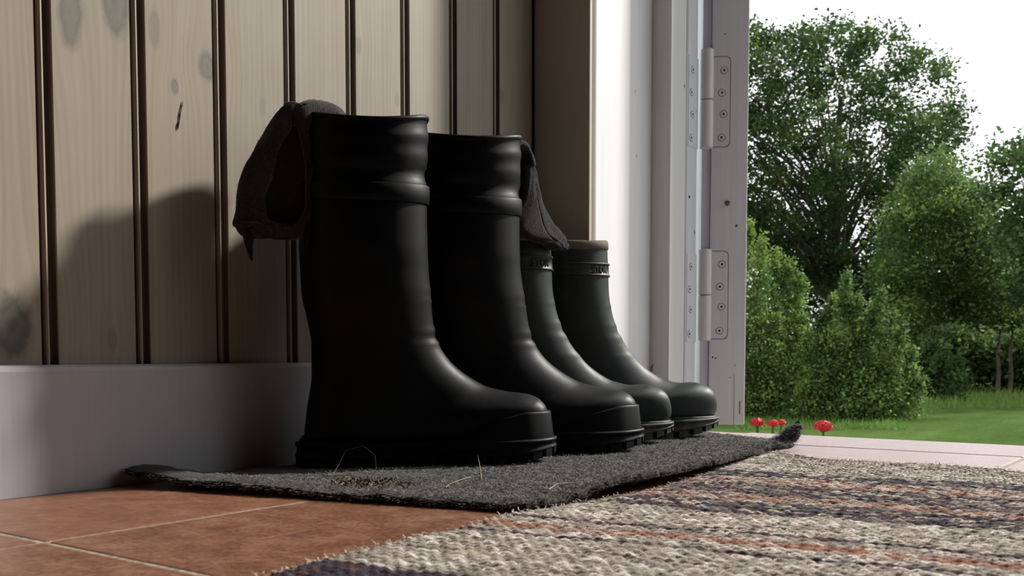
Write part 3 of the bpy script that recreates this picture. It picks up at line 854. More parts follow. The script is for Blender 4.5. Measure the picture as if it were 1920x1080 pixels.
    if adult:
        z0, z1 = .2805, .3012
        collar('strap_band', [(z0*k-.0006, -.002), (z0*k-.0003, .0014), (z0*k+.001, .0026), (z0*k+.010, .0030), (z1*k-.0016, .0030), (z1*k-.0003, .0024), (z1*k, .0012), (z1*k+.0006, -.002)], body)
        t_ = float(ref[0])
        collar('top_edge', [(t_-.0052, -.001), (t_-.0042, .0010), (t_-.0020, .0016), (t_+.0004, .0012), (t_+.0012, -.0006), (t_+.0004, -.0030), (t_-.004, -.0034)], body)
    else:
        t_ = float(ref[0])
        bd = collar('top_binding', [(t_-.0125, -.001), (t_-.0115, .0012), (t_-.006, .0017), (t_-.0005, .0012), (t_+.0012, -.0006), (t_+.0002, -.0032), (t_-.006, -.0036)], M['binding'])
        bd['label'] = 'tan cloth binding round the boot top'
        zb0, zb1 = .2260*k, .2430*k
        collar('label_band', [(zb0-.0012, -.001), (zb0-.0008, .0018), (zb0+.0004, .0024), (zb0+.0016, .0020), (zb0+.0022, .0009), (zb1-.0022, .0009), (zb1-.0016, .0020), (zb1-.0004, .0024), (zb1+.0008, .0018), (zb1+.0012, -.001)], body)
        # raised lettering wrapped on the front outer side
        cu = bpy.data.curves.new('lettering', 'FONT'); cu.body = text; cu.size = .0118; cu.extrude = .0005; cu.space_character = 1.05
        cu.offset = .0003
        to = bpy.data.objects.new('tmp', cu); COL.objects.link(to); bpy.context.view_layer.update()
        tm = bpy.data.meshes.new_from_object(to.evaluated_get(bpy.context.evaluated_depsgraph_get()))
        bpy.data.objects.remove(to, do_unlink=True)
        co = np.zeros(len(tm.vertices)*3, np.float32); tm.vertices.foreach_get('co', co); co = co.reshape(-1, 3)
        r_ = ring_at((zb0+zb1)/2, .0014)          # index 0 at the front, runs to +y
        zr_ = np.r_[r_[:, 2], r_[:1, 2]]; r_ = r_[:, :2]; rr2 = np.concatenate([r_[::1], r_[:1]]); arc = np.r_[0, np.cumsum(np.linalg.norm(np.diff(rr2, axis=0), axis=1))]
        wtx = co[:, 0].max()
        # seen from outside with z up, letters run left to right; camera looks at the -y side
        a0 = arc[-1] - .062*k
        aa = (a0 + co[:, 0]) % arc[-1]
        c0 = r_.mean(axis=0)
        bx_ = np.interp(aa, arc, rr2[:, 0]); by_ = np.interp(aa, arc, rr2[:, 1])
        v_ = np.stack([bx_, by_], 1)-c0; v_ /= np.linalg.norm(v_, axis=1, keepdims=True)
        new = np.stack([bx_+v_[:, 0]*co[:, 2], by_+v_[:, 1]*co[:, 2], np.interp(aa, arc, zr_) - (zb1-zb0)/2 + .0045*k + co[:, 1]], 1).astype(np.float32)
        tm.vertices.foreach_set('co', new.ravel()); tm.materials.clear()
        link('lettering', tm, M['dark'], root)
    # dark inner sock lining a little below the rim
    G = np.array([np.concatenate([offset_r(P[i, :, :2], -.0036), P[i, :, 2:3]], 1) for i in range(4, len(P)//2, 6)])
    link('lining', grid_mesh('lining', G, True), M['lining'], root, smooth=True)
    return root

def heel_from(tx, ty, L, ang, z=.0062):
    return (tx - L*math.cos(R(ang)), ty - L*math.sin(R(ang)), z)
BH = .0058
b1 = build_boot('rubber_boot', heel_from(.2385, .9450, .2815, 50, BH), 50, 1, k=.984)
props(b1, 'tall black rubber boot at the front left with the looped sock over its top', 'boot')
b2 = build_boot('rubber_boot', heel_from(.2550, 1.1140, .2855, 50, BH), 50, -1, lean=.012)
props(b2, 'tall black rubber boot standing second from the left behind the front one', 'boot')
g1 = build_boot('rubber_boot', heel_from(.2360, 1.2330, .2775, 50, BH), 50, 1, False, 'STOR')
props(g1, 'short dark green rubber boot touching the black pair, sock end on its top', 'boot')
g2 = build_boot('rubber_boot', heel_from(.2390, 1.3680, .2775, 51, BH), 51, -1, False, 'STOR')
props(g2, 'short dark green rubber boot nearest the door with tan binding round the top', 'boot')

# ------------------------------------------------------------------ socks hung over the boot tops
def sock_mesh(origin, d, rows, depth, arch, arch_r, seed, n=56):
    """rows: (z, a_left, a_right, gap_left, gap_right) measured in the upright plane the sock hangs in"""
    d = np.array([d[0], d[1], 0.0]); d /= np.linalg.norm(d); nrm = np.array([-d[1], d[0], 0.0])
    if nrm @ (np.array(EYE)-np.array([*origin, 0])) < 0: nrm = -nrm          # towards the open room
    A = catmull([(z, a, b, g1, g2, 0) for z, a, b, g1, g2 in rows], 70)
    G = np.zeros((70, n, 3))
    for i, (z, a, b, g1, g2, _) in enumerate(A):
        c = (a+b)/2; hw = abs(a-b)/2
        if g1 > g2 + .0015 and hw > .004:
            s1 = np.clip((g1-c)/hw, -.93, .93); s2 = np.clip((g2-c)/hw, -.93, .93)
            f1 = math.asin(s1); f2 = math.asin(s2)
        else: f1 = f2 = 0.0
        ph = np.linspace(f1, 2*np.pi+f2, n)
        dd = depth*min(1, hw/.018)
        off = np.sin(ph)*hw; dep = np.cos(ph)*dd
        w = .0016*vnoise(np.sin(ph)*3+i*.13, np.cos(ph)*3+i*.09, seed)
        p = np.array([*origin, 0.0])[None, :] + d[None, :]*(c+off+w)[:, None] + nrm[None, :]*(dep+w)[:, None]
        p[:, 2] = z + .0015*vnoise(ph*2, ph*0+i*.2, seed+1); G[i] = p
    V = [G.reshape(-1, 3)]; idx = np.arange(70*n).reshape(70, n)
    Q = [np.stack([idx[:-1, :-1], idx[:-1, 1:], idx[1:, 1:], idx[1:, :-1]], -1).reshape(-1, 4)]
    # the part that bends over the rim and goes down into the boot
    ar = catmull([(p[0], p[1], r[0], r[1], (p[2] if len(p) > 2 else 0)) for p, r in zip(arch, arch_r)], 26); m = 28; H = np.zeros((26, m, 3)); base = 70*n
    for i in range(26):
        t = ar[min(i+1, 25), :2]-ar[max(i-1, 0), :2]; t /= max(np.linalg.norm(t), 1e-9); nn = np.array([-t[1], t[0]])
        for k in range(m):
            a = 2*np.pi*k/m; q = ar[i, :2] + nn*ar[i, 2]*math.cos(a)
            pt = np.array([*origin, 0.0]) + d*q[0] + nrm*(ar[i, 4] + ar[i, 3]*math.sin(a)); pt[2] = q[1]
            H[i, k] = pt
    H += .0012*np.stack([vnoise(H[..., 0]*200, H[..., 2]*200, seed+5)]*3, -1)
    ih = np.arange(26*m).reshape(26, m)+base; nx = np.roll(ih, -1, 1)
    Q.append(np.stack([ih[:-1], nx[:-1], nx[1:], ih[1:]], -1).reshape(-1, 4)); V.append(H.reshape(-1, 3))
    return quads('sock', np.concatenate(V), np.concatenate(Q)), G, (d, nrm)

def fuzz_on(me, parent, n, seed, mat, lmin=.002, lmax=.005):
    co = np.zeros(len(me.vertices)*3, np.float32); me.vertices.foreach_get('co', co); co = co.reshape(-1, 3)
    nr = np.zeros(len(me.vertices)*3, np.float32); me.vertices.foreach_get('normal', nr); nr = nr.reshape(-1, 3)
    rr = np.random.default_rng(seed); i = rr.integers(0, len(co), n); p = co[i] + rr.normal(0, .0006, (n, 3)); nn = nr[i]*rr.choice([-1, 1], (n, 1)) + rr.normal(0, .6, (n, 3))
    nn /= np.linalg.norm(nn, axis=1, keepdims=True); L = rr.uniform(lmin, lmax, n)[:, None]
    sd = np.cross(nn, rr.normal(0, 1, (n, 3))); sd /= np.linalg.norm(sd, axis=1, keepdims=True); w = .00022
    mid = p + nn*L*.5 + sd*L*.25; tip = p + nn*L*.8 + sd*L*.7
    V = np.stack([p-sd*w, p+sd*w, mid+sd*w, mid-sd*w, tip], 1).reshape(-1, 3); b = np.arange(n)*5
    T = np.concatenate([np.stack([b, b+1, b+2], 1), np.stack([b, b+2, b+3], 1), np.stack([b+3, b+2, b+4], 1)])
    o = link('wool_fuzz', quads('fuzz', V, T), mat, parent); o['kind'] = 'stuff'

rows1 = [(0.3754, 0.0253, 0.0035, 0.0, 0.0), (0.3643, 0.0361, 0.0102, 0.021855, 0.021255), (0.3502, 0.0454, 0.0071, 0.0256, 0.0169), (0.328, 0.0578, 0.0035, 0.0355, 0.0111), (0.3062, 0.0676, 0.0015, 0.0433, 0.0087), (0.29, 0.074, 0.0011, 0.0477, 0.0083), (0.2741, 0.0764, 0.0019, 0.0506, 0.0096), (0.2609, 0.0781, 0.0059, 0.0508, 0.0158), (0.254, 0.0793, 0.0087, 0.0418, 0.024), (0.2499, 0.0767, 0.0115, 0.0, 0.0), (0.2448, 0.0737, 0.0149, 0.0, 0.0), (0.2416, 0.0643, 0.0204, 0.0, 0.0)]
me, G1, fr1 = sock_mesh((.088, .7270), (-.036, -.065), rows1, .0105,
                        [(.018, .352, 0), (.0115, .3650, -.002), (-.002, .3735, -.008), (-.018, .3755, -.018), (-.030, .3715, -.026), (-.036, .3580, -.028), (-.036, .335, -.028)],
                        [(.010, .008), (.0100, .012), (.0085, .013), (.008, .014), (.0085, .014), (.010, .012), (.010, .010)], 51)
sock1 = link('wool_sock', me, M['sock_front'], smooth=True)
md = sock1.modifiers.new('knit', 'SOLIDIFY'); md.thickness = .0042; md.offset = 0
props(sock1, 'dark brown wool sock looped open over the back of the front boot', 'sock')
fuzz_on(me, sock1, 7000, 61, M['sock_front'])
# its two loose ends below the loop
for nm, pts, rd in (('sock_tail', [(.0660, .258), (.0675, .2460), (.0665, .2350), (.0655, .2260), (.0640, .2170)], [.008, .0062, .0045, .0030, .001]),
                    ('sock_tail', [(.0105, .258), (.0085, .2480), (.0090, .2400), (.0105, .2320)], [.006, .0055, .0035, .001])):
    bm = bmesh.new(); add_tube(bm, [(.088+fr1[0][0]*a + fr1[1][0]*.002, .7270+fr1[0][1]*a + fr1[1][1]*.002, z) for a, z in pts], rd, 12)
    link(nm, to_mesh(bm), M['sock'], sock1)

rows2 = [(.3583, .0094, .0229, 0, 0), (.3390, .0083, .0343, 0, 0), (.3100, .0042, .0459, 0, 0), (.2938, -.0030, .0660, 0, 0),
         (.2788, -.0060, .0879, 0, 0), (.2708, .0000, .1003, 0, 0), (.2651, .0303, .1042, 0, 0), (.2571, .0782, .0979, 0, 0)]
me, G2, fr2 = sock_mesh((.150, 1.0), (0.0, 1.0), rows2, .0085,
                        [(.020, .352), (.0120, .3650), (.0020, .3720), (-.0120, .3740), (-.0230, .3620), (-.0260, .340)],
                        [(.006, .008), (.0050, .010), (.0045, .012), (.0050, .012), (.007, .012), (.007, .010)], 71)
sock2 = link('wool_sock', me, M['sock'], smooth=True)
md = sock2.modifiers.new('knit', 'SOLIDIFY'); md.thickness = .0036; md.offset = 0
props(sock2, 'dark wool sock draped from the second black boot onto the green one', 'sock')
fuzz_on(me, sock2, 5000, 62, M['sock'])

# ------------------------------------------------------------------ bits on the mat
def strand(name, pts, r, m, label=None, cat=None, parent=None, group=None):
    bm = bmesh.new(); n = len(pts); add_tube(bm, pts, [r*(1-.45*i/(n-1)) for i in range(n)], 6)
    o = link(name, to_mesh(bm), m, parent)
    if label: props(o, label, cat, group)
    return o
strand('straw', [(.2966, .7385, .0075), (.2900, .7450, .0150), (.2800, .7560, .0210), (.2720, .7640, .0260)], .00048, M['straw'], 'short pale straw sticking up from the felt mat before the front boot toe', 'straw')
strand('straw', [(.2900, .7480, .0078), (.2850, .7390, .0095), (.2860, .7260, .0088), (.2920, .7060, .0085), (.2960, .6930, .0080), (.3040, .6780, .0074)], .00048, M['straw'], 'curved pale straw lying flat on the felt mat in front of the boots', 'straw')
cl_ = empty('dried_root_clump', (.225, .658, .006)); props(cl_, 'small brown clump of dried roots and crumbs on the felt mat', 'debris')
bm = bmesh.new(); rr = random.Random(4)
for k in range(95):
    a = rr.uniform(0, 6.28); x = rr.gauss(0, .016); y = rr.gauss(0, .013); L = rr.uniform(.004, .013); zz = rr.uniform(.0005, .0045)
    pts = []
    for q in range(4):
        pts.append((x, y, zz + .002*math.sin(q*1.5+k))); x += math.cos(a)*L/3; y += math.sin(a)*L/3; a += rr.uniform(-.9, .9)
    add_tube(bm, pts, rr.uniform(.0003, .0008), 5)
o = link('root_crumbs', to_mesh(bm), M['moss'], cl_); o['kind'] = 'stuff'
bm = bmesh.new(); add_tube(bm, [(-.050, -.020, .001), (-.036, -.012, .006), (-.020, -.002, .0075), (-.004, .006, .004), (.014, .006, .005)], .00045, 6)
link('stalk', to_mesh(bm), M['straw'], cl_)
strand('hair_strand', [(.172, .668, .008), (.160, .690, .018), (.158, .700, .030), (.170, .712, .034), (.186, .712, .026), (.196, .704, .010)], .00012, M['felt_fibre'], 'thin looping pale fibre standing up from the mat beside the root clump', 'fibre')
strand('straw', [(.398, .700, .0105), (.392, .722, .0125), (.402, .748, .012), (.414, .770, .0145), (.428, .786, .011)], .00045, M['straw'], 'fine fibre lying along the mat edge beside the rug', 'fibre')

# ------------------------------------------------------------------ outside
def polar(px, zc, z=0.0):
    a = math.atan((px-960)/FPX); az = YAW - a; D = zc/math.cos(a)
    return np.array([EYE.x - D*math.sin(az), EYE.y + D*math.cos(az), z])
def height(py, zc): return EYE.z + (665-py)*zc/FPX

# lawn, gently uneven
gx = np.linspace(-1, 1, 70); gx = np.sign(gx)*np.abs(gx)**1.6
LX, LY = np.meshgrid(gx*95-12, 1.2+(np.linspace(0, 1, 90)**1.8)*150, indexing='ij')
LZ = LAWN + .05*vnoise(LX*.35, LY*.35, 81)*np.clip((LY-5)/8, 0, 1) + .25*np.clip((LY-16)/30, 0, 1)
lawn = link('lawn', grid_mesh('lawn', np.stack([LX, LY, LZ], -1)), M['lawn'], smooth=True)
props(lawn, kind='structure')
def ground(x, y): return LAWN + .25*min(max((y-16)/30, 0), 1)
# taller grass in front of the hedges
rr = np.random.default_rng(83); n = 9000
ax = rr.uniform(1385, 2300, n); dz = np.where(ax > 1700, rr.uniform(13.5, 18.5, n), rr.uniform(9.8, 11.6, n))
pts = np.array([polar(a, b) for a, b in zip(ax, dz)]); pts[:, 2] = LAWN-.01
hgt = rr.uniform(.03, .11, n)*np.where(ax > 1700, 1.8, .8); tilt = rr.normal(0, .04, (n, 2)); wd = .007
side = rr.normal(0, 1, (n, 2)); side /= np.linalg.norm(side, axis=1, keepdims=True)
b0 = pts.copy(); b0[:, :2] -= side*wd; b1_ = pts.copy(); b1_[:, :2] += side*wd; tp = pts.copy(); tp[:, :2] += tilt; tp[:, 2] += hgt
me = quads('grass', np.stack([b0, b1_, tp], 1).reshape(-1, 3), np.arange(n*3).reshape(-1, 3))
gc = np.array([.11, .21, .04])*rr.uniform(.6, 1.3, (n, 1)); gc[ax > 1700] += np.array([.07, .05, .02])*rr.uniform(0, 1, ((ax > 1700).sum(), 1))
set_col(me, np.repeat(gc, 3, 0))
tg = link('long_grass', me, M['leaf'], lawn); tg['kind'] = 'stuff'

def leaf_cloud(centres, sigma, n_each, size, cols, rr, flat=.7, droop=0.0):
    """leaves as small folded diamonds scattered round the twig centres"""
    m = len(centres)*n_each
    c = np.repeat(centres, n_each, 0); sg = np.repeat(np.broadcast_to(sigma, (len(centres),)), n_each)
    off = rr.normal(0, 1, (m, 3))*sg[:, None]; off[:, 2] *= flat; p = c + off
    a = rr.normal(0, 1, (m, 3)); a[:, 2] *= .55; a[:, 2] -= droop; a /= np.linalg.norm(a, axis=1, keepdims=True)
    b = np.cross(a, rr.normal(0, 1, (m, 3)) + np.array([0, 0, 1.2])); b /= np.linalg.norm(b, axis=1, keepdims=True)
    nn = np.cross(a, b); s = (size*rr.uniform(.6, 1.3, m))[:, None]
    V = np.stack([p-a*s*.5, p+b*s*.32+nn*s*.10, p+a*s*.55, p-b*s*.32+nn*s*.10], 1)
    q = np.arange(m*4).reshape(-1, 4)
    lc = np.asarray(cols)[rr.integers(0, len(cols), len(centres))]; lc = np.repeat(lc, n_each, 0)*rr.uniform(.65, 1.35, (m, 1))
    me = quads('foliage', V.reshape(-1, 3), q); set_col(me, np.repeat(lc, 4, 0)); return me

def in_poly(P, x, y):
    r = False; j = len(P)-1
    for i in range(len(P)):
        if (P[i][1] > y) != (P[j][1] > y) and x < (P[j][0]-P[i][0])*(y-P[i][1])/(P[j][1]-P[i][1])+P[i][0]: r = not r
        j = i
    return r

def crown_points(poly, zc, depth, n, rr, holes=(), shellness=.0):
    xs_ = [p[0] for p in poly]; ys_ = [p[1] for p in poly]; out = []
    cx_, cy_ = (min(xs_)+max(xs_))/2, (min(ys_)+max(ys_))/2; hx, hy = (max(xs_)-min(xs_))/2, (max(ys_)-min(ys_))/2
    while len(out) < n:
        x = rr.uniform(min(xs_), max(xs_)); y = rr.uniform(min(ys_), max(ys_))
        if not in_poly(poly, x, y): continue
        if any(((x-a)/r)**2+((y-b)/q)**2 < 1 for a, b, r, q in holes): continue
        rad = min(1, math.hypot((x-cx_)/hx, (y-cy_)/hy)/1.25); lim = depth*math.sqrt(max(.12, 1-rad*rad))
        z = zc + rr.uniform(-lim, lim)
        p = polar(x, z); p[2] = height(y, z); out.append(p)
    return np.array(out)

def tree(name, label, group, poly, zc, depth, ncl, neach, sig, leaf, cols, trunk, seed, holes=(), branches=26, rt=.16, flat=.7, cat='tree', tilt=(0, 0)):
    rr = np.random.default_rng(seed)
    pts = crown_points(poly, zc, depth, ncl, rr, holes)
    base = polar(trunk[0], zc); base[2] = ground(base[0], base[1]) - .05
    root = empty(name, tuple(base)); props(root, label, cat, group)
    top_z = height(trunk[1], zc)
    fol = leaf_cloud(pts - base, sig, neach, leaf, cols, rr, flat)
    o = link('foliage', fol, M['leaf'], root); o['kind'] = 'stuff'
    bm = bmesh.new(); H = top_z-base[2]
    stem = [Vector((tilt[0]*t + .06*math.sin(t*7+seed), tilt[1]*t + .06*math.cos(t*5+seed), H*t)) for t in np.linspace(0, 1, 9)]
    add_tube(bm, stem, [rt*(1.15-.95*t) for t in np.linspace(0, 1, 9)], 10)
    link('trunk', to_mesh(bm), M['bark'], root)
    bm = bmesh.new()
    pick = pts[rr.choice(len(pts), min(branches, len(pts)), replace=False)] - base
    for q in pick:
        q = Vector(q); tt = min(.92, max(.25, (q.z/H)*.62 + rr.uniform(-.08, .08))); s0_ = stem[int(tt*8)]
        mid_ = s0_.lerp(q, .5) + Vector((rr.normal(0, .12), rr.normal(0, .12), .12*(q-s0_).length))
        rb = rt*.36*(1.1-tt); add_tube(bm, [s0_, s0_.lerp(mid_, .5)+Vector((0, 0, .05)), mid_, q], [rb, rb*.8, rb*.55, rb*.15], 6)
    link('branches', to_mesh(bm), M['bark'], root)
    return root

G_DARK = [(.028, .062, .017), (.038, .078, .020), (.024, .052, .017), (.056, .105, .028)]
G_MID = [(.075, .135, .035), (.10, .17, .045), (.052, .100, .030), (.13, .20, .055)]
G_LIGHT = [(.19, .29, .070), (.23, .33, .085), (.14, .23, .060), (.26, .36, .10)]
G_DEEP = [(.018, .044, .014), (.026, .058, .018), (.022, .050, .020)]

big = [(1300, 90), (1340, 60), (1400, 48), (1450, 78), (1500, 64), (1570, 52), (1640, 68), (1682, 74), (1702, 112), (1742, 114), (1770, 165), (1800, 222), (1800, 258),
       (1770, 288), (1785, 320), (1795, 400), (1760, 470), (1700, 520), (1620, 540), (1540, 545), (1450, 520), (1400, 460), (1330, 480), (1260, 380), (1250, 200)]
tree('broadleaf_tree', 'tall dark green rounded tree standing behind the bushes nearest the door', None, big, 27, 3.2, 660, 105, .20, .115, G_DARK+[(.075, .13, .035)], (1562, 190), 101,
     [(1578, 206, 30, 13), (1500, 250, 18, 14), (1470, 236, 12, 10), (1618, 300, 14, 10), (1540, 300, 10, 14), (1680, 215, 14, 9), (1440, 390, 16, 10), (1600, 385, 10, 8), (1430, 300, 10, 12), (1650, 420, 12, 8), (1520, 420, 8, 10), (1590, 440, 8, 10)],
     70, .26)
right = [(1846, 285), (1872, 264), (1905, 276), (1960, 245), (2060, 200), (2200, 230), (2260, 420), (2180, 560), (2040, 600), (1930, 590), (1880, 470), (1872, 380), (1842, 340)]
tree('broadleaf_tree', 'mid green tree with loose branches at the right edge of the view', None, right, 17, 2.0, 340, 130, .18, .095, G_MID[:3]+G_DARK, (2060, 300), 102,
     [(1905, 375, 18, 16), (1880, 410, 10, 14), (1896, 480, 12, 10), (1862, 330, 10, 20)], 34, .14)
midp = [(1655, 430), (1700, 350), (1735, 290), (1765, 300), (1800, 352), (1850, 372), (1862, 420), (1905, 440), (1935, 520), (1925, 600), (1860, 660), (1760, 690), (1690, 660), (1640, 590)]
tree('broadleaf_tree', 'light green tree rising between the big dark tree and the right one', None, midp, 21, 1.8, 360, 140, .20, .088, G_MID+G_LIGHT[:1], (1790, 400), 103, [(1838, 400, 14, 12)], 30, .12)
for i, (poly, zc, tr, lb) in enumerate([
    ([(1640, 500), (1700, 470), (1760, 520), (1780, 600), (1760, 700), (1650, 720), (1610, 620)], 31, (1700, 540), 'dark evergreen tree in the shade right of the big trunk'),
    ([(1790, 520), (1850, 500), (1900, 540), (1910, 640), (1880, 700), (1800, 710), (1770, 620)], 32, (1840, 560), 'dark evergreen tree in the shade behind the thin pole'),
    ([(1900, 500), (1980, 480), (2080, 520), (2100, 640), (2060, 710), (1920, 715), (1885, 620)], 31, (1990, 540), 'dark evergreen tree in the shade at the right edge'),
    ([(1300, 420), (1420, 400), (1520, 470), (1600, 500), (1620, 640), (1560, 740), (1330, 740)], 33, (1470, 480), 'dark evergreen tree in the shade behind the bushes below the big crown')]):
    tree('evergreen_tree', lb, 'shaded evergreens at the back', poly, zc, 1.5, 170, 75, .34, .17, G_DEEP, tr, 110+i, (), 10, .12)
# low shrubs with bare stems in front of the shaded evergreens
for i, (poly, tr, cols, lb) in enumerate([
    ([(1735, 640), (1790, 615), (1850, 640), (1860, 700), (1800, 725), (1735, 715)], (1790, 690), G_MID, 'low green shrub on bare stems right of the thin pole'),
    ([(1850, 640), (1905, 620), (1960, 640), (1970, 705), (1900, 725), (1850, 715)], (1905, 690), G_MID+G_DARK, 'low green shrub on bare stems at the right edge above the lawn'),
    ([(1965, 630), (2040, 610), (2120, 640), (2130, 715), (2050, 735), (1970, 725)], (2040, 700), G_DARK, None)]):
    if lb is None: continue
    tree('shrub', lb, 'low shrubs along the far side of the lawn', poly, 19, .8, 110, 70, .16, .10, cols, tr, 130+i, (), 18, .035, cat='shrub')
for i, px_ in enumerate((1748, 1870, 1893)):
    p = polar(px_, 18.2); z0 = ground(p[0], p[1])
    bm = bmesh.new(); add_tube(bm, [(0, 0, -.05), (.02, 0, .35), (-.01, .02, .75), (.03, 0, 1.15)], [.045, .04, .034, .02], 8)
    o = link('tree_stem', to_mesh(bm), M['bark'], loc=(p[0], p[1], z0))
    props(o, ['thin grey stem standing at the right end of the big bush', 'thin bare stem under the low shrubs, left of two', 'thin bare stem under the low shrubs, nearest the right edge'][i], 'stem')

# bushes made of upright leafy shoots
def bush(label, spires, zc, seed, cols, leaf=.042, dens=1.0, base_py=792, spread=.4):
    rr = np.random.default_rng(seed)
    px0 = sum(s[0] for s in spires)/len(spires); b = polar(px0, zc); b[2] = ground(b[0], b[1]); root = empty('bush', tuple(b))
    props(root, label, 'bush', 'leafy bushes on the lawn')
    C = []; S_ = []; bmS = bmesh.new()
    for (tx, ty, bx, w) in spires:
        zoff = rr.uniform(-spread, spread); tip = polar(tx, zc+zoff); tip[2] = height(ty, zc+zoff); bs = polar(bx, zc+zoff*.6); bs[2] = b[2]+.02
        L = np.linalg.norm(tip-bs); m = int(26*dens*L/1.2); wm = w*zc/FPX
        add_tube(bmS, [Vector(bs-b), Vector((bs*.5+tip*.5)-b), Vector(tip-b)], [.016, .010, .003], 5)
        for k in range(m):
            t = (k+rr.uniform())/m; rad = wm*.85*(1-t)**.9*(.35+.65*min(1, t*5+.35))+.015
            a = rr.uniform(0, 6.28); q = rad*math.sqrt(rr.uniform(.05, 1))
            C.append(bs*(1-t)+tip*t + np.array([q*math.cos(a), q*math.sin(a), rr.normal(0, .03)]) - b); S_.append(.03+.06*(1-t))
    me = leaf_cloud(np.array(C), np.array(S_), 56, leaf, cols, rr, 1.2, -.5)
    o = link('foliage', me, M['leaf'], root); o['kind'] = 'stuff'
    link('stems', to_mesh(bmS), M['bark'], root)
bush('tall pale green feathery bush beside the open door', [(1400, 425, 1370, 60), (1385, 470, 1350, 60), (1425, 455, 1400, 55), (1452, 475, 1430, 50), (1478, 490, 1450, 50), (1500, 520, 1470, 50), (1350, 440, 1330, 60),
      (1420, 560, 1400, 60), (1460, 590, 1440, 60), (1390, 600, 1380, 60), (1500, 610, 1480, 50), (1310, 470, 1290, 70), (1440, 660, 1430, 60), (1490, 690, 1470, 60)], 11.8, 201, G_LIGHT[:3]+G_MID[:2], dens=1.5)
bush('broad green bush with pointed shoots in the middle of the view', [(1582, 518, 1560, 42), (1560, 552, 1545, 42), (1605, 560, 1590, 40), (1540, 585, 1525, 45), (1650, 552, 1610, 46), (1668, 590, 1630, 46), (1636, 590, 1600, 46),
      (1690, 610, 1640, 46), (1518, 620, 1505, 50), (1590, 620, 1570, 55), (1712, 655, 1660, 46), (1700, 690, 1655, 50), (1625, 660, 1600, 60), (1560, 670, 1545, 60), (1660, 700, 1620, 60), (1728, 705, 1680, 40), (1520, 700, 1505, 55), (1720, 745, 1690, 40)], 11.2, 202, G_MID+G_LIGHT[:1], dens=1.6)
bush('lower round bush between the broad bush and the far shrubs', [(1745, 645, 1735, 45), (1715, 650, 1705, 45), (1775, 655, 1760, 45), (1800, 668, 1780, 45), (1740, 690, 1730, 55), (1695, 640, 1690, 40)], 15.5, 203, G_MID[:3]+G_DARK, leaf=.07, dens=1.4)
# the world goes on outside the frame: more trees left and right, a far wood
for i, (px_, zc) in enumerate(((2500, 24), (2850, 30), (3300, 34), (1050, 34), (700, 40))):
    s_ = 27/zc; top = 665-470*s_; cx_ = px_
    poly = [(cx_+math.cos(a)*230*s_*(1+.1*math.sin(3*a+i)), (top+600)/2+math.sin(a)*(600-top)/2) for a in np.linspace(0, 6.0, 14)]
    tree('broadleaf_tree', ['broadleaf tree outside the picture to the right of the lawn', 'broadleaf tree far right beyond the lawn', 'broadleaf tree farthest right beyond the lawn', 'broadleaf tree hidden behind the open door', 'broadleaf tree hidden behind the boarded wall'][i],
         'trees around the lawn', poly, zc, 2.5, 160, 60, .35, .2, G_MID+G_DARK, (cx_, top+60), 300+i, (), 16, .22)

# geraniums in pots just below the doorstep
def petal_head(r, seed):
    bm = bmesh.new(); q = random.Random(seed)
    bmesh.ops.create_icosphere(bm, subdivisions=2, radius=r*.66, matrix=Matrix.Diagonal((1, 1, .75, 1)))
    for k in range(60):
        a = q.uniform(0, 6.28); e = math.asin(q.uniform(-.15, 1)); c = Vector((math.cos(a)*math.cos(e), math.sin(a)*math.cos(e), math.sin(e)*.75))*r
        nrm = c.normalized(); t = nrm.cross(Vector((q.uniform(-1, 1), q.uniform(-1, 1), 1))).normalized(); b = nrm.cross(t); s = r*.36
        for m_ in range(5):
            an = m_*1.2566; dirn = t*math.cos(an)+b*math.sin(an); per = nrm.cross(dirn)
            vs = [bm.verts.new(c), bm.verts.new(c+dirn*s*.6+per*s*.34+nrm*s*.15), bm.verts.new(c+dirn*s+nrm*s*.05), bm.verts.new(c+dirn*s*.6-per*s*.34+nrm*s*.15)]
            bm.faces.new(vs)
    return to_mesh(bm)
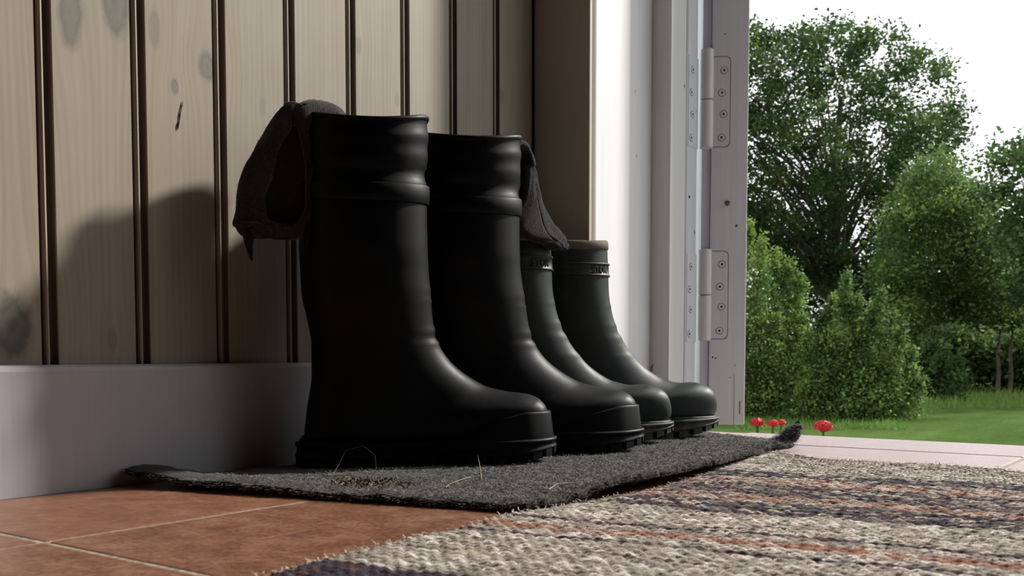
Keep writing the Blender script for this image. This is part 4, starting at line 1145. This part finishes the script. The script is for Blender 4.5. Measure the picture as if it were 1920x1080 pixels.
def geranium(label, px_, zc, heads, seed):
    p = polar(px_, zc); root = empty('potted_geranium', (p[0], p[1], LAWN)); props(root, label, 'flower', 'red geraniums below the doorstep')
    bm = bmesh.new(); rings = []
    for r, z in ((.075, 0), (.105, .20), (.118, .20), (.118, .235), (.105, .235), (.098, .19)):
        rings.append([bm.verts.new((r*math.cos(a), r*math.sin(a), z)) for a in np.linspace(0, 2*math.pi, 25)[:-1]])
    for i in range(len(rings)-1):
        for k in range(24): bm.faces.new((rings[i][k], rings[i][(k+1) % 24], rings[i+1][(k+1) % 24], rings[i+1][k]))
    bm.faces.new(rings[0][::-1]); bm.faces.new(rings[-1]); link('pot', to_mesh(bm), M['clay'], root)
    q = random.Random(seed); lbm = bmesh.new()
    for k in range(60):
        a = q.uniform(0, 6.28); rr_ = q.uniform(.02, .15); z = q.uniform(.28, .49); c = Vector((rr_*math.cos(a), rr_*math.sin(a), z)); s = q.uniform(.02, .035)
        n_ = Vector((math.cos(a)*.5, math.sin(a)*.5, 1)).normalized(); t = n_.cross(Vector((0, 1, .1))).normalized(); b = n_.cross(t)
        lbm.faces.new([lbm.verts.new(c+(t*math.cos(w)+b*math.sin(w))*s*(1+.12*math.cos(w*6))) for w in np.linspace(0, 6.28, 13)[:-1]])
    o = link('leaves', to_mesh(lbm), M['geranium_leaf'], root); o['kind'] = 'stuff'
    for i, (hx, hy, r) in enumerate(heads):
        h_ = polar(hx, zc + [-.05, .04, .1][i % 3]); h_[2] = height(hy, zc); rel = h_ - np.array([p[0], p[1], LAWN])
        bm = bmesh.new(); add_tube(bm, [(rel[0]*.2, rel[1]*.2, .22), (rel[0]*.7, rel[1]*.7, rel[2]*.7), tuple(rel - np.array([0, 0, .004]))], [.004, .0035, .003], 6)
        link('flower_stem', to_mesh(bm), M['geranium_leaf'], root)
        link('flower_head', petal_head(r, seed+i), M['petal'], root, loc=tuple(rel))
geranium('red geranium in a pot with clustered flower heads beside the open door', 1436, 2.25, [(1421, 791, .0145), (1450, 798, .0125), (1466, 800, .0115)], 401)
geranium('red geranium in a pot with a single round flower head above the step', 1548, 2.72, [(1545, 800, .0235)], 402)
